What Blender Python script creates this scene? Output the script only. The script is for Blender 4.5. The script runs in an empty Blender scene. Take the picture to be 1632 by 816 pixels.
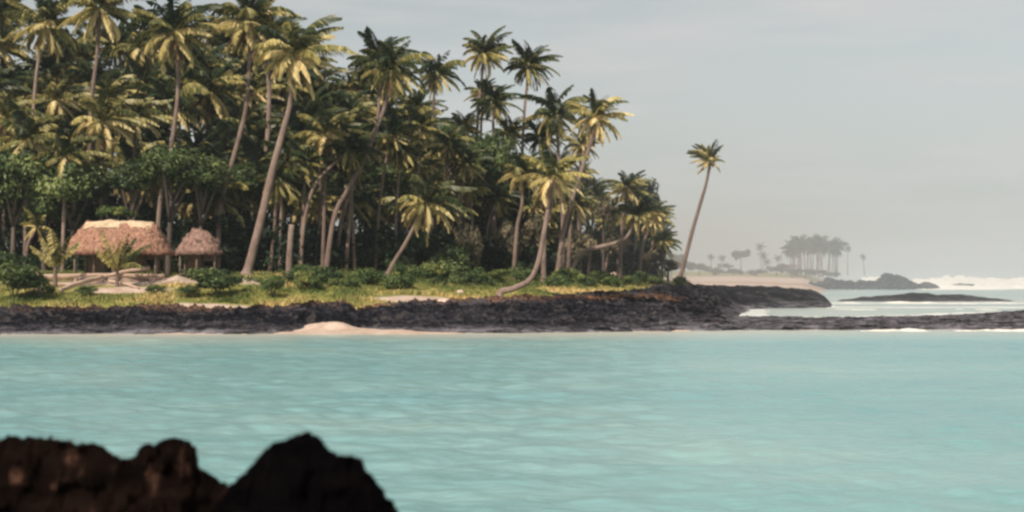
import bpy, math, random
import numpy as np
from mathutils import Vector, Matrix

R = math.radians
random.seed(7)
rng = np.random.default_rng(11)
S = bpy.context.scene
C = S.collection

# ------------------------------------------------------------------ camera, sky, sun, exposure
F = 2370.0            # focal length in pixels of the 1632 px wide photograph
HZ = 445.0            # row of the sea horizon
H = 3.1               # eye height above the water
cam_d = bpy.data.cameras.new("camera")
cam = bpy.data.objects.new("camera", cam_d); C.objects.link(cam)
cam_d.sensor_width = 36; cam_d.lens = 36 * F / 1632
cam_d.clip_start = 0.1; cam_d.clip_end = 20000
PITCH = math.atan((HZ - 408) / F)
cam.location = (0, 0, H); cam.rotation_euler = (R(90) + PITCH, 0, 0)
cam_d.dof.use_dof = True; cam_d.dof.focus_distance = 100; cam_d.dof.aperture_fstop = 1.7
S.camera = cam

SUN_EL, SUN_AZ = 44, 214      # compass-like: azimuth measured from +Y (view direction) clockwise
w = bpy.data.worlds.new("World"); S.world = w; w.use_nodes = True
nt = w.node_tree; nt.nodes.clear()
sky = nt.nodes.new("ShaderNodeTexSky"); sky.sky_type = 'NISHITA'; sky.sun_disc = False
sky.sun_elevation = R(SUN_EL); sky.sun_rotation = R(SUN_AZ)
sky.air_density = 1.0; sky.dust_density = 1.6; sky.ozone_density = 1.0
hsv = nt.nodes.new("ShaderNodeHueSaturation"); hsv.inputs['Saturation'].default_value = 0.22
tc = nt.nodes.new("ShaderNodeTexCoord")
mp = nt.nodes.new("ShaderNodeMapping"); mp.inputs['Scale'].default_value = (2.2, 2.2, 16)
cn = nt.nodes.new("ShaderNodeTexNoise"); cn.inputs['Scale'].default_value = 1.6; cn.inputs['Detail'].default_value = 7
cn.inputs['Roughness'].default_value = 0.6
cr = nt.nodes.new("ShaderNodeMapRange"); cr.inputs['From Min'].default_value = 0.42; cr.inputs['From Max'].default_value = 0.75
cr.inputs['To Max'].default_value = 0.75
cmx = nt.nodes.new("ShaderNodeMix"); cmx.data_type = 'RGBA'
cmx.inputs['B'].default_value = (7.0, 6.5, 6.6, 1)
bg = nt.nodes.new("ShaderNodeBackground"); bg.inputs['Strength'].default_value = 0.096
wo = nt.nodes.new("ShaderNodeOutputWorld")
L = nt.links.new
L(sky.outputs[0], hsv.inputs['Color']); L(tc.outputs['Generated'], mp.inputs[0]); L(mp.outputs[0], cn.inputs['Vector'])
L(cn.outputs[0], cr.inputs['Value']); L(cr.outputs[0], cmx.inputs['Factor']); L(hsv.outputs[0], cmx.inputs['A'])
cgr = nt.nodes.new('ShaderNodeMix'); cgr.data_type = 'RGBA'; cgr.blend_type = 'MULTIPLY'; cgr.inputs['Factor'].default_value = 1
cgr.inputs['B'].default_value = (.965, 1.0, .965, 1)
L(cmx.outputs['Result'], cgr.inputs['A']); L(cgr.outputs['Result'], bg.inputs[0]); L(bg.outputs[0], wo.inputs[0])

sd = bpy.data.lights.new("sun", 'SUN'); sd.energy = 5.0; sd.angle = R(0.5); sd.color = (1.0, 0.88, 0.73)
sun = bpy.data.objects.new("sun", sd); C.objects.link(sun)
dv = Vector((math.sin(R(SUN_AZ)) * math.cos(R(SUN_EL)), math.cos(R(SUN_AZ)) * math.cos(R(SUN_EL)), math.sin(R(SUN_EL))))
sun.rotation_euler = dv.to_track_quat('Z', 'Y').to_euler(); sun.location = dv * 50

S.view_settings.view_transform = 'Standard'; S.view_settings.look = 'None'
S.view_settings.exposure = 0.12; S.view_settings.gamma = 1; S.view_settings.use_curve_mapping = False
S.cycles.filter_width = 2.7           # the photograph is a soft print
S.cycles.max_bounces = 5; S.cycles.diffuse_bounces = 2; S.cycles.glossy_bounces = 2
S.cycles.transmission_bounces = 3; S.cycles.transparent_max_bounces = 8; S.cycles.volume_bounces = 1
S.cycles.use_denoising = True

# ------------------------------------------------------------------ helpers
def ray(px, py, Y):
    """world point seen at photograph pixel (px, py) at depth Y"""
    cz = math.cos(PITCH); sz = math.sin(PITCH)
    x = (px - 816) / F; v = (408 - py) / F
    dy = cz - v * sz; dz = sz + v * cz
    return Vector((x / dy * Y, Y, H + dz / dy * Y))

def _hash(ix, iy, iz, seed):
    n = (ix.astype(np.int64) * 374761393 + iy.astype(np.int64) * 668265263 + iz.astype(np.int64) * 2147483647 + seed * 974634777) & 0xFFFFFFFF
    n = ((n ^ (n >> 13)) * 1274126177) & 0xFFFFFFFF
    n = (n ^ (n >> 16)) & 0xFFFFFFFF
    n = (n * 2246822519) & 0xFFFFFFFF
    return ((n ^ (n >> 15)) & 0xFFFFFF) / float(0xFFFFFF)

def vnoise(x, y, z=None, seed=0):
    x = np.asarray(x, float); y = np.asarray(y, float)
    z = np.zeros_like(x) if z is None else np.asarray(z, float)
    xi, yi, zi = np.floor(x), np.floor(y), np.floor(z)
    fx, fy, fz = x - xi, y - yi, z - zi
    fx = fx * fx * (3 - 2 * fx); fy = fy * fy * (3 - 2 * fy); fz = fz * fz * (3 - 2 * fz)
    def h(a, b, c): return _hash(xi + a, yi + b, zi + c, seed)
    def lx(b, c): return h(0, b, c) * (1 - fx) + h(1, b, c) * fx
    a = lx(0, 0) * (1 - fy) + lx(1, 0) * fy
    b = lx(0, 1) * (1 - fy) + lx(1, 1) * fy
    return (a * (1 - fz) + b * fz) * 2 - 1

def fbm(x, y, z=None, octs=4, seed=0, gain=0.5):
    s = 0; a = 1; f = 1; t = 0
    for k in range(octs):
        s = s + a * vnoise(np.asarray(x) * f + k * 17.3, np.asarray(y) * f - k * 9.1, None if z is None else np.asarray(z) * f, seed + k)
        t += a; a *= gain; f *= 2.03
    return s / t

def nmesh(name, verts, faces, mats=(), smooth=True, tint=None, midx=None):
    """faces: (M,k) array, or a list of such arrays with different k"""
    me = bpy.data.meshes.new(name)
    verts = np.ascontiguousarray(verts, dtype=np.float32).reshape(-1, 3)
    fl = faces if isinstance(faces, list) else [faces]
    fl = [np.asarray(f, dtype=np.int32) for f in fl if len(f)]
    loops = np.concatenate([f.ravel() for f in fl])
    tot = np.concatenate([np.full(len(f), f.shape[1], np.int32) for f in fl])
    st = np.concatenate([[0], np.cumsum(tot)[:-1]]).astype(np.int32)
    me.vertices.add(len(verts)); me.vertices.foreach_set('co', verts.ravel())
    me.loops.add(len(loops)); me.loops.foreach_set('vertex_index', loops)
    me.polygons.add(len(tot)); me.polygons.foreach_set('loop_start', st); me.polygons.foreach_set('loop_total', tot)
    me.polygons.foreach_set('use_smooth', np.full(len(tot), smooth))
    for m in mats: me.materials.append(m)
    if midx is not None: me.polygons.foreach_set('material_index', np.asarray(midx, np.int32))
    if tint is not None:
        for nm, arr in (tint.items() if isinstance(tint, dict) else (('tint', tint),)):
            a = me.attributes.new(nm, 'FLOAT', 'POINT'); a.data.foreach_set('value', np.asarray(arr, np.float32).ravel())
    me.update(calc_edges=True); me.validate()
    return me

def grid_faces(nr, nc, wrap=False):
    i, j = np.meshgrid(np.arange(nr - 1), np.arange(nc if wrap else nc - 1), indexing='ij')
    j2 = (j + 1) % nc
    return np.stack([i * nc + j, i * nc + j2, (i + 1) * nc + j2, (i + 1) * nc + j], -1).reshape(-1, 4)

def obj(name, me, parent=None, **kw):
    o = bpy.data.objects.new(name, me); C.objects.link(o)
    if parent: o.parent = parent
    for k, v in kw.items(): o[k] = v
    return o

def thing(name, label, cat, loc=(0, 0, 0), rz=0, group=None, scale=1.0):
    o = bpy.data.objects.new(name, None); C.objects.link(o)
    o.location = loc; o.rotation_euler = (0, 0, rz); o.scale = (scale,) * 3
    o.empty_display_size = 0.3
    o['label'] = label; o['category'] = cat
    if group: o['group'] = group
    return o

# ------------------------------------------------------------------ materials
def mat(name):
    m = bpy.data.materials.new(name); m.use_nodes = True
    return m, m.node_tree, m.node_tree.nodes['Principled BSDF']

def noise_node(t, scale, detail=4, rough=0.55, coord='Object', sc=None):
    c = t.nodes.new("ShaderNodeTexCoord"); n = t.nodes.new("ShaderNodeTexNoise")
    n.inputs['Scale'].default_value = scale; n.inputs['Detail'].default_value = detail; n.inputs['Roughness'].default_value = rough
    if sc:
        q = t.nodes.new("ShaderNodeMapping"); q.inputs['Scale'].default_value = sc
        t.links.new(c.outputs[coord], q.inputs[0]); t.links.new(q.outputs[0], n.inputs['Vector'])
    else: t.links.new(c.outputs[coord], n.inputs['Vector'])
    return n

def ramp(t, src, stops):
    r = t.nodes.new("ShaderNodeValToRGB"); e = r.color_ramp.elements
    while len(e) < len(stops): e.new(0.5)
    for k, (p, c) in enumerate(stops):
        e[k].position = p; e[k].color = (*c, 1)
    t.links.new(src, r.inputs[0]); return r

def attr(t, name):
    a = t.nodes.new("ShaderNodeAttribute"); a.attribute_name = name; return a

def bump(t, b, src, strength, dist):
    n = t.nodes.new("ShaderNodeBump"); n.inputs['Strength'].default_value = strength; n.inputs['Distance'].default_value = dist
    t.links.new(src, n.inputs['Height']); t.links.new(n.outputs[0], b.inputs['Normal']); return n

def math_node(t, op, a, b):
    n = t.nodes.new("ShaderNodeMath"); n.operation = op
    for k, v in enumerate((a, b)):
        if isinstance(v, (int, float)): n.inputs[k].default_value = v
        else: t.links.new(v, n.inputs[k])
    return n.outputs[0]

def mixc(t, f, a, b):
    n = t.nodes.new("ShaderNodeMix"); n.data_type = 'RGBA'
    for key, v in (('Factor', f), ('A', a), ('B', b)):
        if isinstance(v, tuple): n.inputs[key].default_value = (*v, 1)
        elif isinstance(v, (int, float)): n.inputs[key].default_value = v
        else: t.links.new(v, n.inputs[key])
    return n.outputs['Result']

def leaf_mat(name, stops, trans=0.35, rough=0.5, rnd=0.25, spec=0.3):
    """leaves: base colour from per-leaf tint + a little per-object variation, with light passing through"""
    m, t, b = mat(name)
    a = attr(t, 'tint'); oi = t.nodes.new("ShaderNodeObjectInfo")
    v = math_node(t, 'ADD', a.outputs['Fac'], math_node(t, 'MULTIPLY', math_node(t, 'SUBTRACT', oi.outputs['Random'], 0.5), rnd))
    r = ramp(t, v, stops)
    b.inputs['Roughness'].default_value = rough; b.inputs['Specular IOR Level'].default_value = spec
    t.links.new(r.outputs[0], b.inputs['Base Color'])
    tr = t.nodes.new("ShaderNodeBsdfTranslucent"); mx = t.nodes.new("ShaderNodeMixShader"); mx.inputs[0].default_value = trans
    t.links.new(r.outputs[0], tr.inputs[0]); t.links.new(b.outputs[0], mx.inputs[1]); t.links.new(tr.outputs[0], mx.inputs[2])
    t.links.new(mx.outputs[0], t.nodes['Material Output'].inputs[0])
    return m

M = {}
M['frond'] = leaf_mat('palm_frond', [(0.0, (0.014, 0.032, 0.012)), (0.3, (0.08, 0.095, 0.034)), (0.6, (0.46, 0.39, 0.14)), (1.0, (0.90, 0.74, 0.40))], 0.35, 0.42)  # brighter tint stops paint some of the sunlight into the fronds
M['dry'] = leaf_mat('dry_frond', [(0.0, (0.10, 0.055, 0.035)), (0.5, (0.26, 0.15, 0.085)), (1.0, (0.48, 0.31, 0.18))], 0.2, 0.7)
M['leaf'] = leaf_mat('broad_leaf', [(0.0, (0.014, 0.030, 0.012)), (0.5, (0.075, 0.118, 0.04)), (1.0, (0.26, 0.30, 0.11))], 0.3, 0.5)
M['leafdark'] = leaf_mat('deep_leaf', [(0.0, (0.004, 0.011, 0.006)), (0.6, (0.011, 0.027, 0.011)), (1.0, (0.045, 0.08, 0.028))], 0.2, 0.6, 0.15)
M['shrub'] = leaf_mat('shrub_leaf', [(0.0, (0.03, 0.06, 0.022)), (0.5, (0.11, 0.16, 0.045)), (1.0, (0.32, 0.32, 0.10))], 0.3, 0.55, 0.4)
M['grass'] = leaf_mat('grass_blade', [(0.0, (0.08, 0.12, 0.03)), (0.45, (0.27, 0.27, 0.08)), (1.0, (0.70, 0.50, 0.23))], 0.25, 0.7)
M['scrub'] = leaf_mat('dry_scrub', [(0.0, (0.05, 0.045, 0.028)), (0.5, (0.13, 0.115, 0.07)), (1.0, (0.34, 0.26, 0.17))], 0.2, 0.8)
M['farleaf'] = leaf_mat('far_leaf', [(0.0, (0.03, 0.045, 0.02)), (1.0, (0.09, 0.09, 0.04))], 0.2, 0.7)

def bark_mat(name, c1, c2, c3, ring=9.0):
    m, t, b = mat(name)
    n = noise_node(t, 1.4, 6, 0.65, sc=(1, 1, 0.5)); n2 = noise_node(t, 9, 5, 0.7)
    c = t.nodes.new("ShaderNodeTexCoord"); q = t.nodes.new("ShaderNodeTexWave"); q.bands_direction = 'Z'
    q.inputs['Scale'].default_value = ring; q.inputs['Distortion'].default_value = 2.5; q.inputs['Detail'].default_value = 3
    t.links.new(c.outputs['Object'], q.inputs[0])
    v = math_node(t, 'ADD', math_node(t, 'MULTIPLY', n.outputs[0], 0.7), math_node(t, 'MULTIPLY', n2.outputs[0], 0.3))
    r = ramp(t, v, [(0.33, c1), (0.5, c2), (0.66, c3)])
    col = mixc(t, math_node(t, 'MULTIPLY', q.outputs[0], 0.35), r.outputs[0], c1)
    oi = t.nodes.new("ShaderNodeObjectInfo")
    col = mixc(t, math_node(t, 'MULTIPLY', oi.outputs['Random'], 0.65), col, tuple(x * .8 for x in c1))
    t.links.new(col, b.inputs['Base Color']); b.inputs['Roughness'].default_value = 0.9
    bump(t, b, math_node(t, 'ADD', q.outputs[0], n2.outputs[0]), 0.6, 0.04)
    return m
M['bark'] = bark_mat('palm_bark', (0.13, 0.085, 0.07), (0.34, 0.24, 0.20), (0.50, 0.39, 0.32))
M['barkdark'] = bark_mat('tree_bark', (0.06, 0.045, 0.04), (0.15, 0.11, 0.09), (0.27, 0.21, 0.17), 2.0)
M['driftwood'] = bark_mat('driftwood', (0.34, 0.23, 0.17), (0.56, 0.41, 0.32), (0.70, 0.56, 0.46), 1.0)

def ground_mat():
    m, t, b = mat('ground')
    g = attr(t, 'grass'); s = attr(t, 'soil')
    n = noise_node(t, 0.9, 8, 0.7); n2 = noise_node(t, 6, 6, 0.7); n3 = noise_node(t, 0.25, 4, 0.6)
    sand = ramp(t, n.outputs[0], [(0.3, (0.34, 0.23, 0.17)), (0.55, (0.51, 0.395, 0.33)), (0.75, (0.60, 0.49, 0.42))])
    soil = ramp(t, n2.outputs[0], [(0.3, (0.13, 0.07, 0.045)), (0.7, (0.36, 0.21, 0.13))])
    gr = ramp(t, math_node(t, 'ADD', math_node(t, 'MULTIPLY', n2.outputs[0], 0.5), math_node(t, 'MULTIPLY', n3.outputs[0], 0.5)),
              [(0.32, (0.05, 0.07, 0.02)), (0.5, (0.20, 0.20, 0.05)), (0.65, (0.38, 0.29, 0.10))])
    c = mixc(t, s.outputs['Fac'], sand.outputs[0], soil.outputs[0])
    c = mixc(t, g.outputs['Fac'], c, gr.outputs[0])
    t.links.new(c, b.inputs['Base Color']); b.inputs['Roughness'].default_value = 0.95; b.inputs['Specular IOR Level'].default_value = 0.2
    bump(t, b, n2.outputs[0], 0.6, 0.1)
    return m
M['ground'] = ground_mat()

def lava_mat(name, dark, mid, light, rust, sc=1.0, fleck=0.0):
    m, t, b = mat(name)
    n = noise_node(t, 0.35 * sc, 8, 0.7, sc=(.4, 1, 2.5)); n2 = noise_node(t, 4 * sc, 8, 0.78); n4 = noise_node(t, 1.3 * sc, 6, 0.7, sc=(.3, 1, 2.5))
    vo = t.nodes.new("ShaderNodeTexVoronoi"); vo.inputs['Scale'].default_value = 2.2 * sc
    c = t.nodes.new("ShaderNodeTexCoord"); t.links.new(c.outputs['Object'], vo.inputs['Vector'])
    wet = attr(t, 'low'); ru = attr(t, 'rust')
    v = math_node(t, 'ADD', math_node(t, 'MULTIPLY', n.outputs[0], 0.6), math_node(t, 'MULTIPLY', n2.outputs[0], 0.4))
    r = ramp(t, v, [(0.40, dark), (0.5, mid), (0.60, light)])
    pale = ramp(t, n4.outputs[0], [(0.40, dark), (0.50, tuple(x * 1.3 for x in light)), (0.64, tuple(min(1, x * 3.6) for x in light))])
    col = mixc(t, wet.outputs['Fac'], r.outputs[0], pale.outputs[0])
    sep = t.nodes.new("ShaderNodeSeparateColor"); t.links.new(vo.outputs['Color'], sep.inputs[0])
    fl = math_node(t, 'MULTIPLY', math_node(t, 'GREATER_THAN', sep.outputs[0], 0.86), fleck)
    fl = math_node(t, 'MULTIPLY', fl, n2.outputs[0])
    col = mixc(t, fl, col, (0.34, 0.29, 0.28))
    rf = ramp(t, n2.outputs[0], [(0.42, (0, 0, 0)), (0.58, (1, 1, 1))])
    col = mixc(t, math_node(t, 'MULTIPLY', ru.outputs['Fac'], rf.outputs[0]), col, rust)
    t.links.new(col, b.inputs['Base Color']); b.inputs['Roughness'].default_value = 1.0; b.inputs['Specular IOR Level'].default_value = 0.0
    h = math_node(t, 'ADD', n2.outputs[0], math_node(t, 'MULTIPLY', vo.outputs[0], 0.7))
    bump(t, b, h, 1.0, 0.18 / sc)
    return m
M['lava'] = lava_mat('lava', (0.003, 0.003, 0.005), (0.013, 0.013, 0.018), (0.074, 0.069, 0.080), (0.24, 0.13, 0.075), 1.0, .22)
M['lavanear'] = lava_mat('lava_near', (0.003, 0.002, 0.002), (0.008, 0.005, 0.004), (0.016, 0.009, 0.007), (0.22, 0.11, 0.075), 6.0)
M['lavashade'] = lava_mat('lava_shaded', (0.002, 0.0015, 0.002), (0.003, 0.0025, 0.003), (0.006, 0.004, 0.004), (0.03, 0.015, 0.012), 6.0)  # lava darkened further: the right rock's shade is put into the colour

def plain(name, c1, c2, scale, rough=0.9, bs=0.4, bd=0.05, sc=None):
    m, t, b = mat(name)
    n = noise_node(t, scale, 6, 0.65, sc=sc)
    r = ramp(t, n.outputs[0], [(0.35, c1), (0.68, c2)])
    t.links.new(r.outputs[0], b.inputs['Base Color']); b.inputs['Roughness'].default_value = rough
    bump(t, b, n.outputs[0], bs, bd)
    return m
M['thatch'] = plain('thatch', (0.11, 0.05, 0.035), (0.50, 0.27, 0.18), 1.6, 0.95, 1.0, 0.12, (4, 4, 1.0))
M['thatchold'] = plain('old_thatch', (0.07, 0.04, 0.035), (0.40, 0.24, 0.19), 2.2, 0.95, 1.0, 0.1, (2, 2, 1.2))
M['ridge'] = plain('ridge_matting', (0.36, 0.25, 0.16), (0.66, 0.52, 0.36), 2.5, 0.9, 0.6, 0.05)
M['post'] = plain('post_wood', (0.12, 0.08, 0.06), (0.30, 0.22, 0.17), 5, 0.9)
M['mat'] = plain('woven_blind', (0.20, 0.13, 0.08), (0.38, 0.27, 0.18), 8, 0.95)
M['stone'] = plain('coral_stone', (0.16, 0.11, 0.09), (0.38, 0.29, 0.24), 3, 0.9, 0.8, 0.1)
M['pinkstone'] = plain('pink_stone', (0.50, 0.36, 0.30), (0.72, 0.54, 0.46), 2, 0.9, 0.6, 0.08)
M['foam'] = plain('foam', (0.72, 0.69, 0.64), (0.86, 0.83, 0.78), 3, 0.8, 0.5, 0.1)
M['coconut'] = plain('husk', (0.10, 0.09, 0.03), (0.24, 0.17, 0.07), 5, 0.6)

def water_mat():
    m, t, b = mat('sea_water')
    sh = attr(t, 'shallow'); fo = attr(t, 'foam')
    n = noise_node(t, 0.055, 5, 0.55, sc=(0.6, 1.0, 1)); n2 = noise_node(t, 0.5, 5, 0.6, sc=(0.35, 1, 1))
    v = math_node(t, 'ADD', math_node(t, 'MULTIPLY', n.outputs[0], 0.7), math_node(t, 'MULTIPLY', n2.outputs[0], 0.3))
    deep = ramp(t, v, [(0.34, (0.14, 0.30, 0.33)), (0.5, (0.185, 0.345, 0.36)), (0.66, (0.26, 0.40, 0.39))])
    c = mixc(t, sh.outputs['Fac'], deep.outputs[0], (0.54, 0.51, 0.43))
    fm = math_node(t, 'GREATER_THAN', math_node(t, 'ADD', fo.outputs['Fac'], math_node(t, 'MULTIPLY', math_node(t, 'SUBTRACT', n2.outputs[0], 0.5), 0.6)), 0.5)
    c = mixc(t, math_node(t, 'MULTIPLY', fm, 0.85), c, (0.85, 0.83, 0.78))
    t.links.new(c, b.inputs['Base Color']); b.inputs['Roughness'].default_value = 0.22; b.inputs['IOR'].default_value = 1.33
    b.inputs['Specular IOR Level'].default_value = 0.4
    w1 = noise_node(t, 2.6, 6, 0.62, sc=(0.4, 1.0, 1)); w2 = noise_node(t, 9, 4, 0.6, sc=(0.5, 1, 1))
    bump(t, b, math_node(t, 'ADD', w1.outputs[0], math_node(t, 'MULTIPLY', w2.outputs[0], 0.3)), 0.5, 0.14)
    return m
M['water'] = water_mat()

# ------------------------------------------------------------------ terrain profiles (columns given at photograph columns, knots in metres)
GC = [-400, 0, 400, 700, 850, 1000, 1060, 1100, 1150]
GP = [ # (Y, z) from the waterline inland
    [(82, -1.2), (84, 0), (89, 0.35), (95, 1.05), (104, 2.5), (114, 3.4), (150, 4.5), (400, 9)],
    [(82, -1.2), (84, 0), (89, 0.35), (95, 1.05), (104, 2.5), (114, 3.4), (150, 4.5), (400, 9)],
    [(82, -1.2), (84, 0), (89, 0.35), (96, 1.08), (104, 2.4), (114, 3.3), (150, 4.4), (400, 9)],
    [(82, -1.2), (84.5, 0), (90, 0.4), (98, 1.3), (108, 2.35), (124, 3.3), (155, 4.2), (400, 8)],
    [(83, -1.2), (86, 0), (92, 0.4), (104, 1.45), (118, 2.35), (135, 2.95), (170, 3.6), (400, 6)],
    [(85, -1.2), (88, 0), (98, 0.4), (120, 1.75), (132, 2.35), (150, 2.85), (180, 3.2), (300, 3.4)],
    [(85, -1.2), (88, 0), (98, 0.6), (130, 1.9), (140, 2.3), (152, 2.6), (180, 2.8), (300, 2.6)],
    [(86, -1.2), (89, 0), (102, 0.5), (138, 1.8), (146, 2.15), (158, 2.3), (178, 2.1), (230, 0.6)],
    [(86, -1.2), (90, -1), (105, -.8), (142, -0.5), (150, -.3), (165, 0.6), (178, 0.8), (200, -1)],
]
LC = [-400, 0, 420, 455, 488, 548, 568, 700, 850, 1000, 1060, 1100, 1150, 1180, 1240, 1290, 1312, 1325, 1340, 1500, 1632, 2000, 2400]
def _l(w, f, m, e, top=1.08): return [(w - 1, -.8), (w + .7, .3), (m, .85), (e - 2, top), (e, top - .1), (e + 2, top - .4), (e + 6, 0.3), (e + 12, -.5)]
def _s(w): return [(w - 1, -.8), (w + .7, 1.05), (91, 1.35), (94, 1.35), (97, 1.3), (99, 1.1), (103, .3), (109, -.5)]
LP = [
    _l(84, 0, 89, 95), _l(84, 0, 89, 95), _l(84.3, 0, 90, 96),
    _l(85.0, 0, 89.5, 96.5), _s(87.3), _s(87.3),
    _l(86.8, 0, 90.5, 97.5), _l(85.2, 0, 91, 99, 1.4),
    [(85, -.8), (87, .3), (93, .9), (103, 1.55), (107, 1.6), (112, 1.5), (118, 1.0), (125, 0)],
    [(86, -.8), (88.5, .3), (98, .8), (112, 1.5), (121, 1.95), (125, 1.8), (133, 1.1), (150, 0)],
    [(87, -.8), (89, .3), (99, .9), (116, 1.5), (132, 2.2), (140, 2.3), (148, 1.8), (170, 0)],
    [(88, -.8), (90, .25), (102, .8), (118, 1.0), (140, 2.05), (155, 2.3), (170, 2.0), (200, -1)],
    [(88, -.8), (90.5, .2), (105, .5), (122, .45), (150, 1.3), (163, 2.2), (180, 2.2), (205, -1)],
    [(89, -.8), (91, .2), (108, .3), (124, -.1), (152, .1), (166, 2.15), (182, 2.25), (205, -1)],
    [(89, -.8), (91, .2), (108, .3), (126, -.4), (158, -.4), (166, 1.8), (182, 2.15), (205, -1)],
    [(89, -.8), (91, .2), (108, .3), (126, -.4), (158, -.4), (166, 1.2), (180, 1.7), (200, -1)],
    [(89, -.8), (91, .2), (108, .3), (126, -.4), (158, -.4), (165, .7), (178, 1.0), (195, -1)],
    [(89, -.8), (91, .2), (108, .3), (126, -.4), (158, -.5), (165, -.2), (178, .0), (195, -1)],
    [(89, -.8), (91, .2), (108, .3), (126, -.4), (158, -.9), (165, -.9), (178, -.9), (195, -1)],
    [(90, -.8), (91.5, .2), (112, .3), (132, -.2), (158, -.9), (165, -.9), (178, -.9), (195, -1)],
    [(90, -.8), (92, .2), (116, .32), (142, .1), (158, -.9), (165, -.9), (178, -.9), (195, -1)],
    [(90, -.8), (92, .2), (118, .32), (146, .1), (158, -.9), (165, -.9), (178, -.9), (195, -1)],
    [(90, -.8), (92, .2), (118, .32), (146, .1), (158, -.9), (165, -.9), (178, -.9), (195, -1)],
]
def profile(cols, prof, px, Y):
    """height of a profiled terrain at column px and depth Y (arrays)"""
    px = np.asarray(px, float); Y = np.asarray(Y, float)
    ky = np.array([[p[0] for p in c] for c in prof]); kz = np.array([[p[1] for p in c] for c in prof])
    nk = ky.shape[1]
    yy = [np.interp(px, cols, ky[:, k]) for k in range(nk)]; zz = [np.interp(px, cols, kz[:, k]) for k in range(nk)]
    z = np.where(Y <= yy[0], zz[0], zz[-1])
    for k in range(nk - 1):
        t = (Y - yy[k]) / (yy[k + 1] - yy[k]); s = (t >= 0) & (t <= 1)
        t2 = np.clip(t, 0, 1); z = np.where(s, zz[k] + (zz[k + 1] - zz[k]) * t2, z)
    return z
def col(X, Y): return 816 + np.asarray(X) / np.asarray(Y) * F
def ground_z(X, Y):
    X = np.asarray(X, float); Y = np.asarray(Y, float)
    z = profile(GC, GP, col(X, Y), Y)
    z = z + 0.16 * fbm(X * .22, Y * .22, seed=3) * np.clip((Y - 84) / 8, 0, 1) + 0.05 * fbm(X * 1.1, Y * 1.1, seed=5)
    px = col(X, Y)   # low sand heap beside the hut, and the beach cusp in the middle
    z = z + 0.5 * np.exp(-(np.abs(px - 283) / 20) ** 1.3 - ((Y - 109) / 2.5) ** 2)
    z = z + 0.4 * np.exp(-((px - 396) / 30) ** 2 - ((Y - 108) / 4) ** 2)
    z = z + 0.36 * np.exp(-((px - 522 + 6 * (Y - 87)) / 44) ** 4 - ((Y - 88.0) / 1.5) ** 4)
    return z
def lava_z(X, Y):
    X = np.asarray(X, float); Y = np.asarray(Y, float); px = col(X, Y)
    wy = 1.2 * fbm(X * .16, Y * .16, seed=21) + 0.5 * fbm(X * .7, Y * .7, seed=22)
    wx = 5 * fbm(X * .2 + 40, Y * .2, seed=23)
    z = profile(LC, LP, px + wx, Y + wy)
    n = 1 - 2 * np.abs(fbm(X * .45, Y * .45, octs=5, seed=24, gain=.6))
    n2 = fbm(X * 1.7, Y * 1.7, octs=4, seed=25, gain=.62)
    amp = 1.5 * np.clip((z + .6) / 1.6, .35, 1) * np.where(px > 1160, .6, 1)
    smooth = np.exp(-((Y - 172) / 12) ** 2) * (px > 1090) * .6
    z = z + .28 * fbm(X * .13, Y * .35, octs=3, seed=27) * np.clip(z, 0, 1)
    n3 = fbm(X * 4.5, Y * 4.5, octs=3, seed=26, gain=.6)
    return z + (0.30 * (n - .4) + 0.26 * n2 + .10 * n3) * amp * (1 - smooth)
def top_z(X, Y): return np.maximum(ground_z(X, Y), lava_z(X, Y))
def hit(px, py, y0=78.0, y1=240.0):
    """where the sight line through (px, py) meets the land"""
    Ys = np.arange(y0, y1, 0.1); p = ray(px, py, 1.0)
    X = p.x * Ys; Z = H + (p.z - H) * Ys
    d = Z - ground_z(X, Ys)
    k = np.argmax(d < 0)
    if d[k] >= 0: k = len(Ys) - 1
    return Vector((X[k], Ys[k], float(ground_z(X[k], Ys[k]))))
def on_ground(px, Y):
    X = (px - 816) / F * Y
    return Vector((X, Y, float(ground_z(X, Y))))

def fan(pxs, Ys):
    P, Yg = np.meshgrid(pxs, Ys); X = (P - 816) / F * Yg
    return P, X, Yg

# ground
pxs = np.concatenate([np.linspace(-900, -60, 50), np.linspace(-50, 1180, 560)]); Ys = np.concatenate([np.linspace(82, 130, 230), np.linspace(131, 420, 120)])
P, X, Yg = fan(pxs, Ys); Z = ground_z(X, Yg)
depthin = (Yg - np.interp(P, GC, [p[3][0] for p in GP]))
gm = np.clip((depthin + 0.6 + 2.2 * fbm(X * .35, Yg * .35, seed=31)) / 1.0, 0, 1)
nz = fbm(X * .12, Yg * .2, seed=33)
sandp = np.maximum.reduce([
    np.exp(-((P - 190) / 90) ** 2 - ((Yg - 103.5) / 2.0) ** 2) * 1.1,
    np.exp(-((P - 695) / 95) ** 2 - ((Yg - 101.5) / 2.6) ** 2) * 1.5,
    np.exp(-((P - 180) / 150) ** 2 - ((Yg - 108.5) / 2.5) ** 2) * 1.5,
    np.exp(-((P - 320) / 95) ** 2 - ((Yg - 97.0) / 1.5) ** 2) * 1.5,
    np.exp(-((P - 400) / 30) ** 2 - ((Yg - 107) / 2.2) ** 2) * .75])
gm = gm * np.clip(1.1 - (sandp - .45 + .5 * nz) * 3, 0, 1)
soil = np.clip(1 - np.abs(depthin - .4) / 2.0, 0, 1) * (P < 1200) * np.clip(.75 + fbm(X * .3, Yg * .5, seed=34), 0, 1)
soil = np.maximum(soil, np.clip((Yg - 116) / 8, 0, 1) * .85) * np.clip(1.2 - sandp * 1.2, 0, 1) * (depthin > -3)
V = np.stack([X, Yg, Z], -1).reshape(-1, 3)
obj('ground', nmesh('ground', V, grid_faces(len(Ys), len(pxs)), [M['ground']], tint={'grass': gm, 'soil': soil}), kind='structure')

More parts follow.
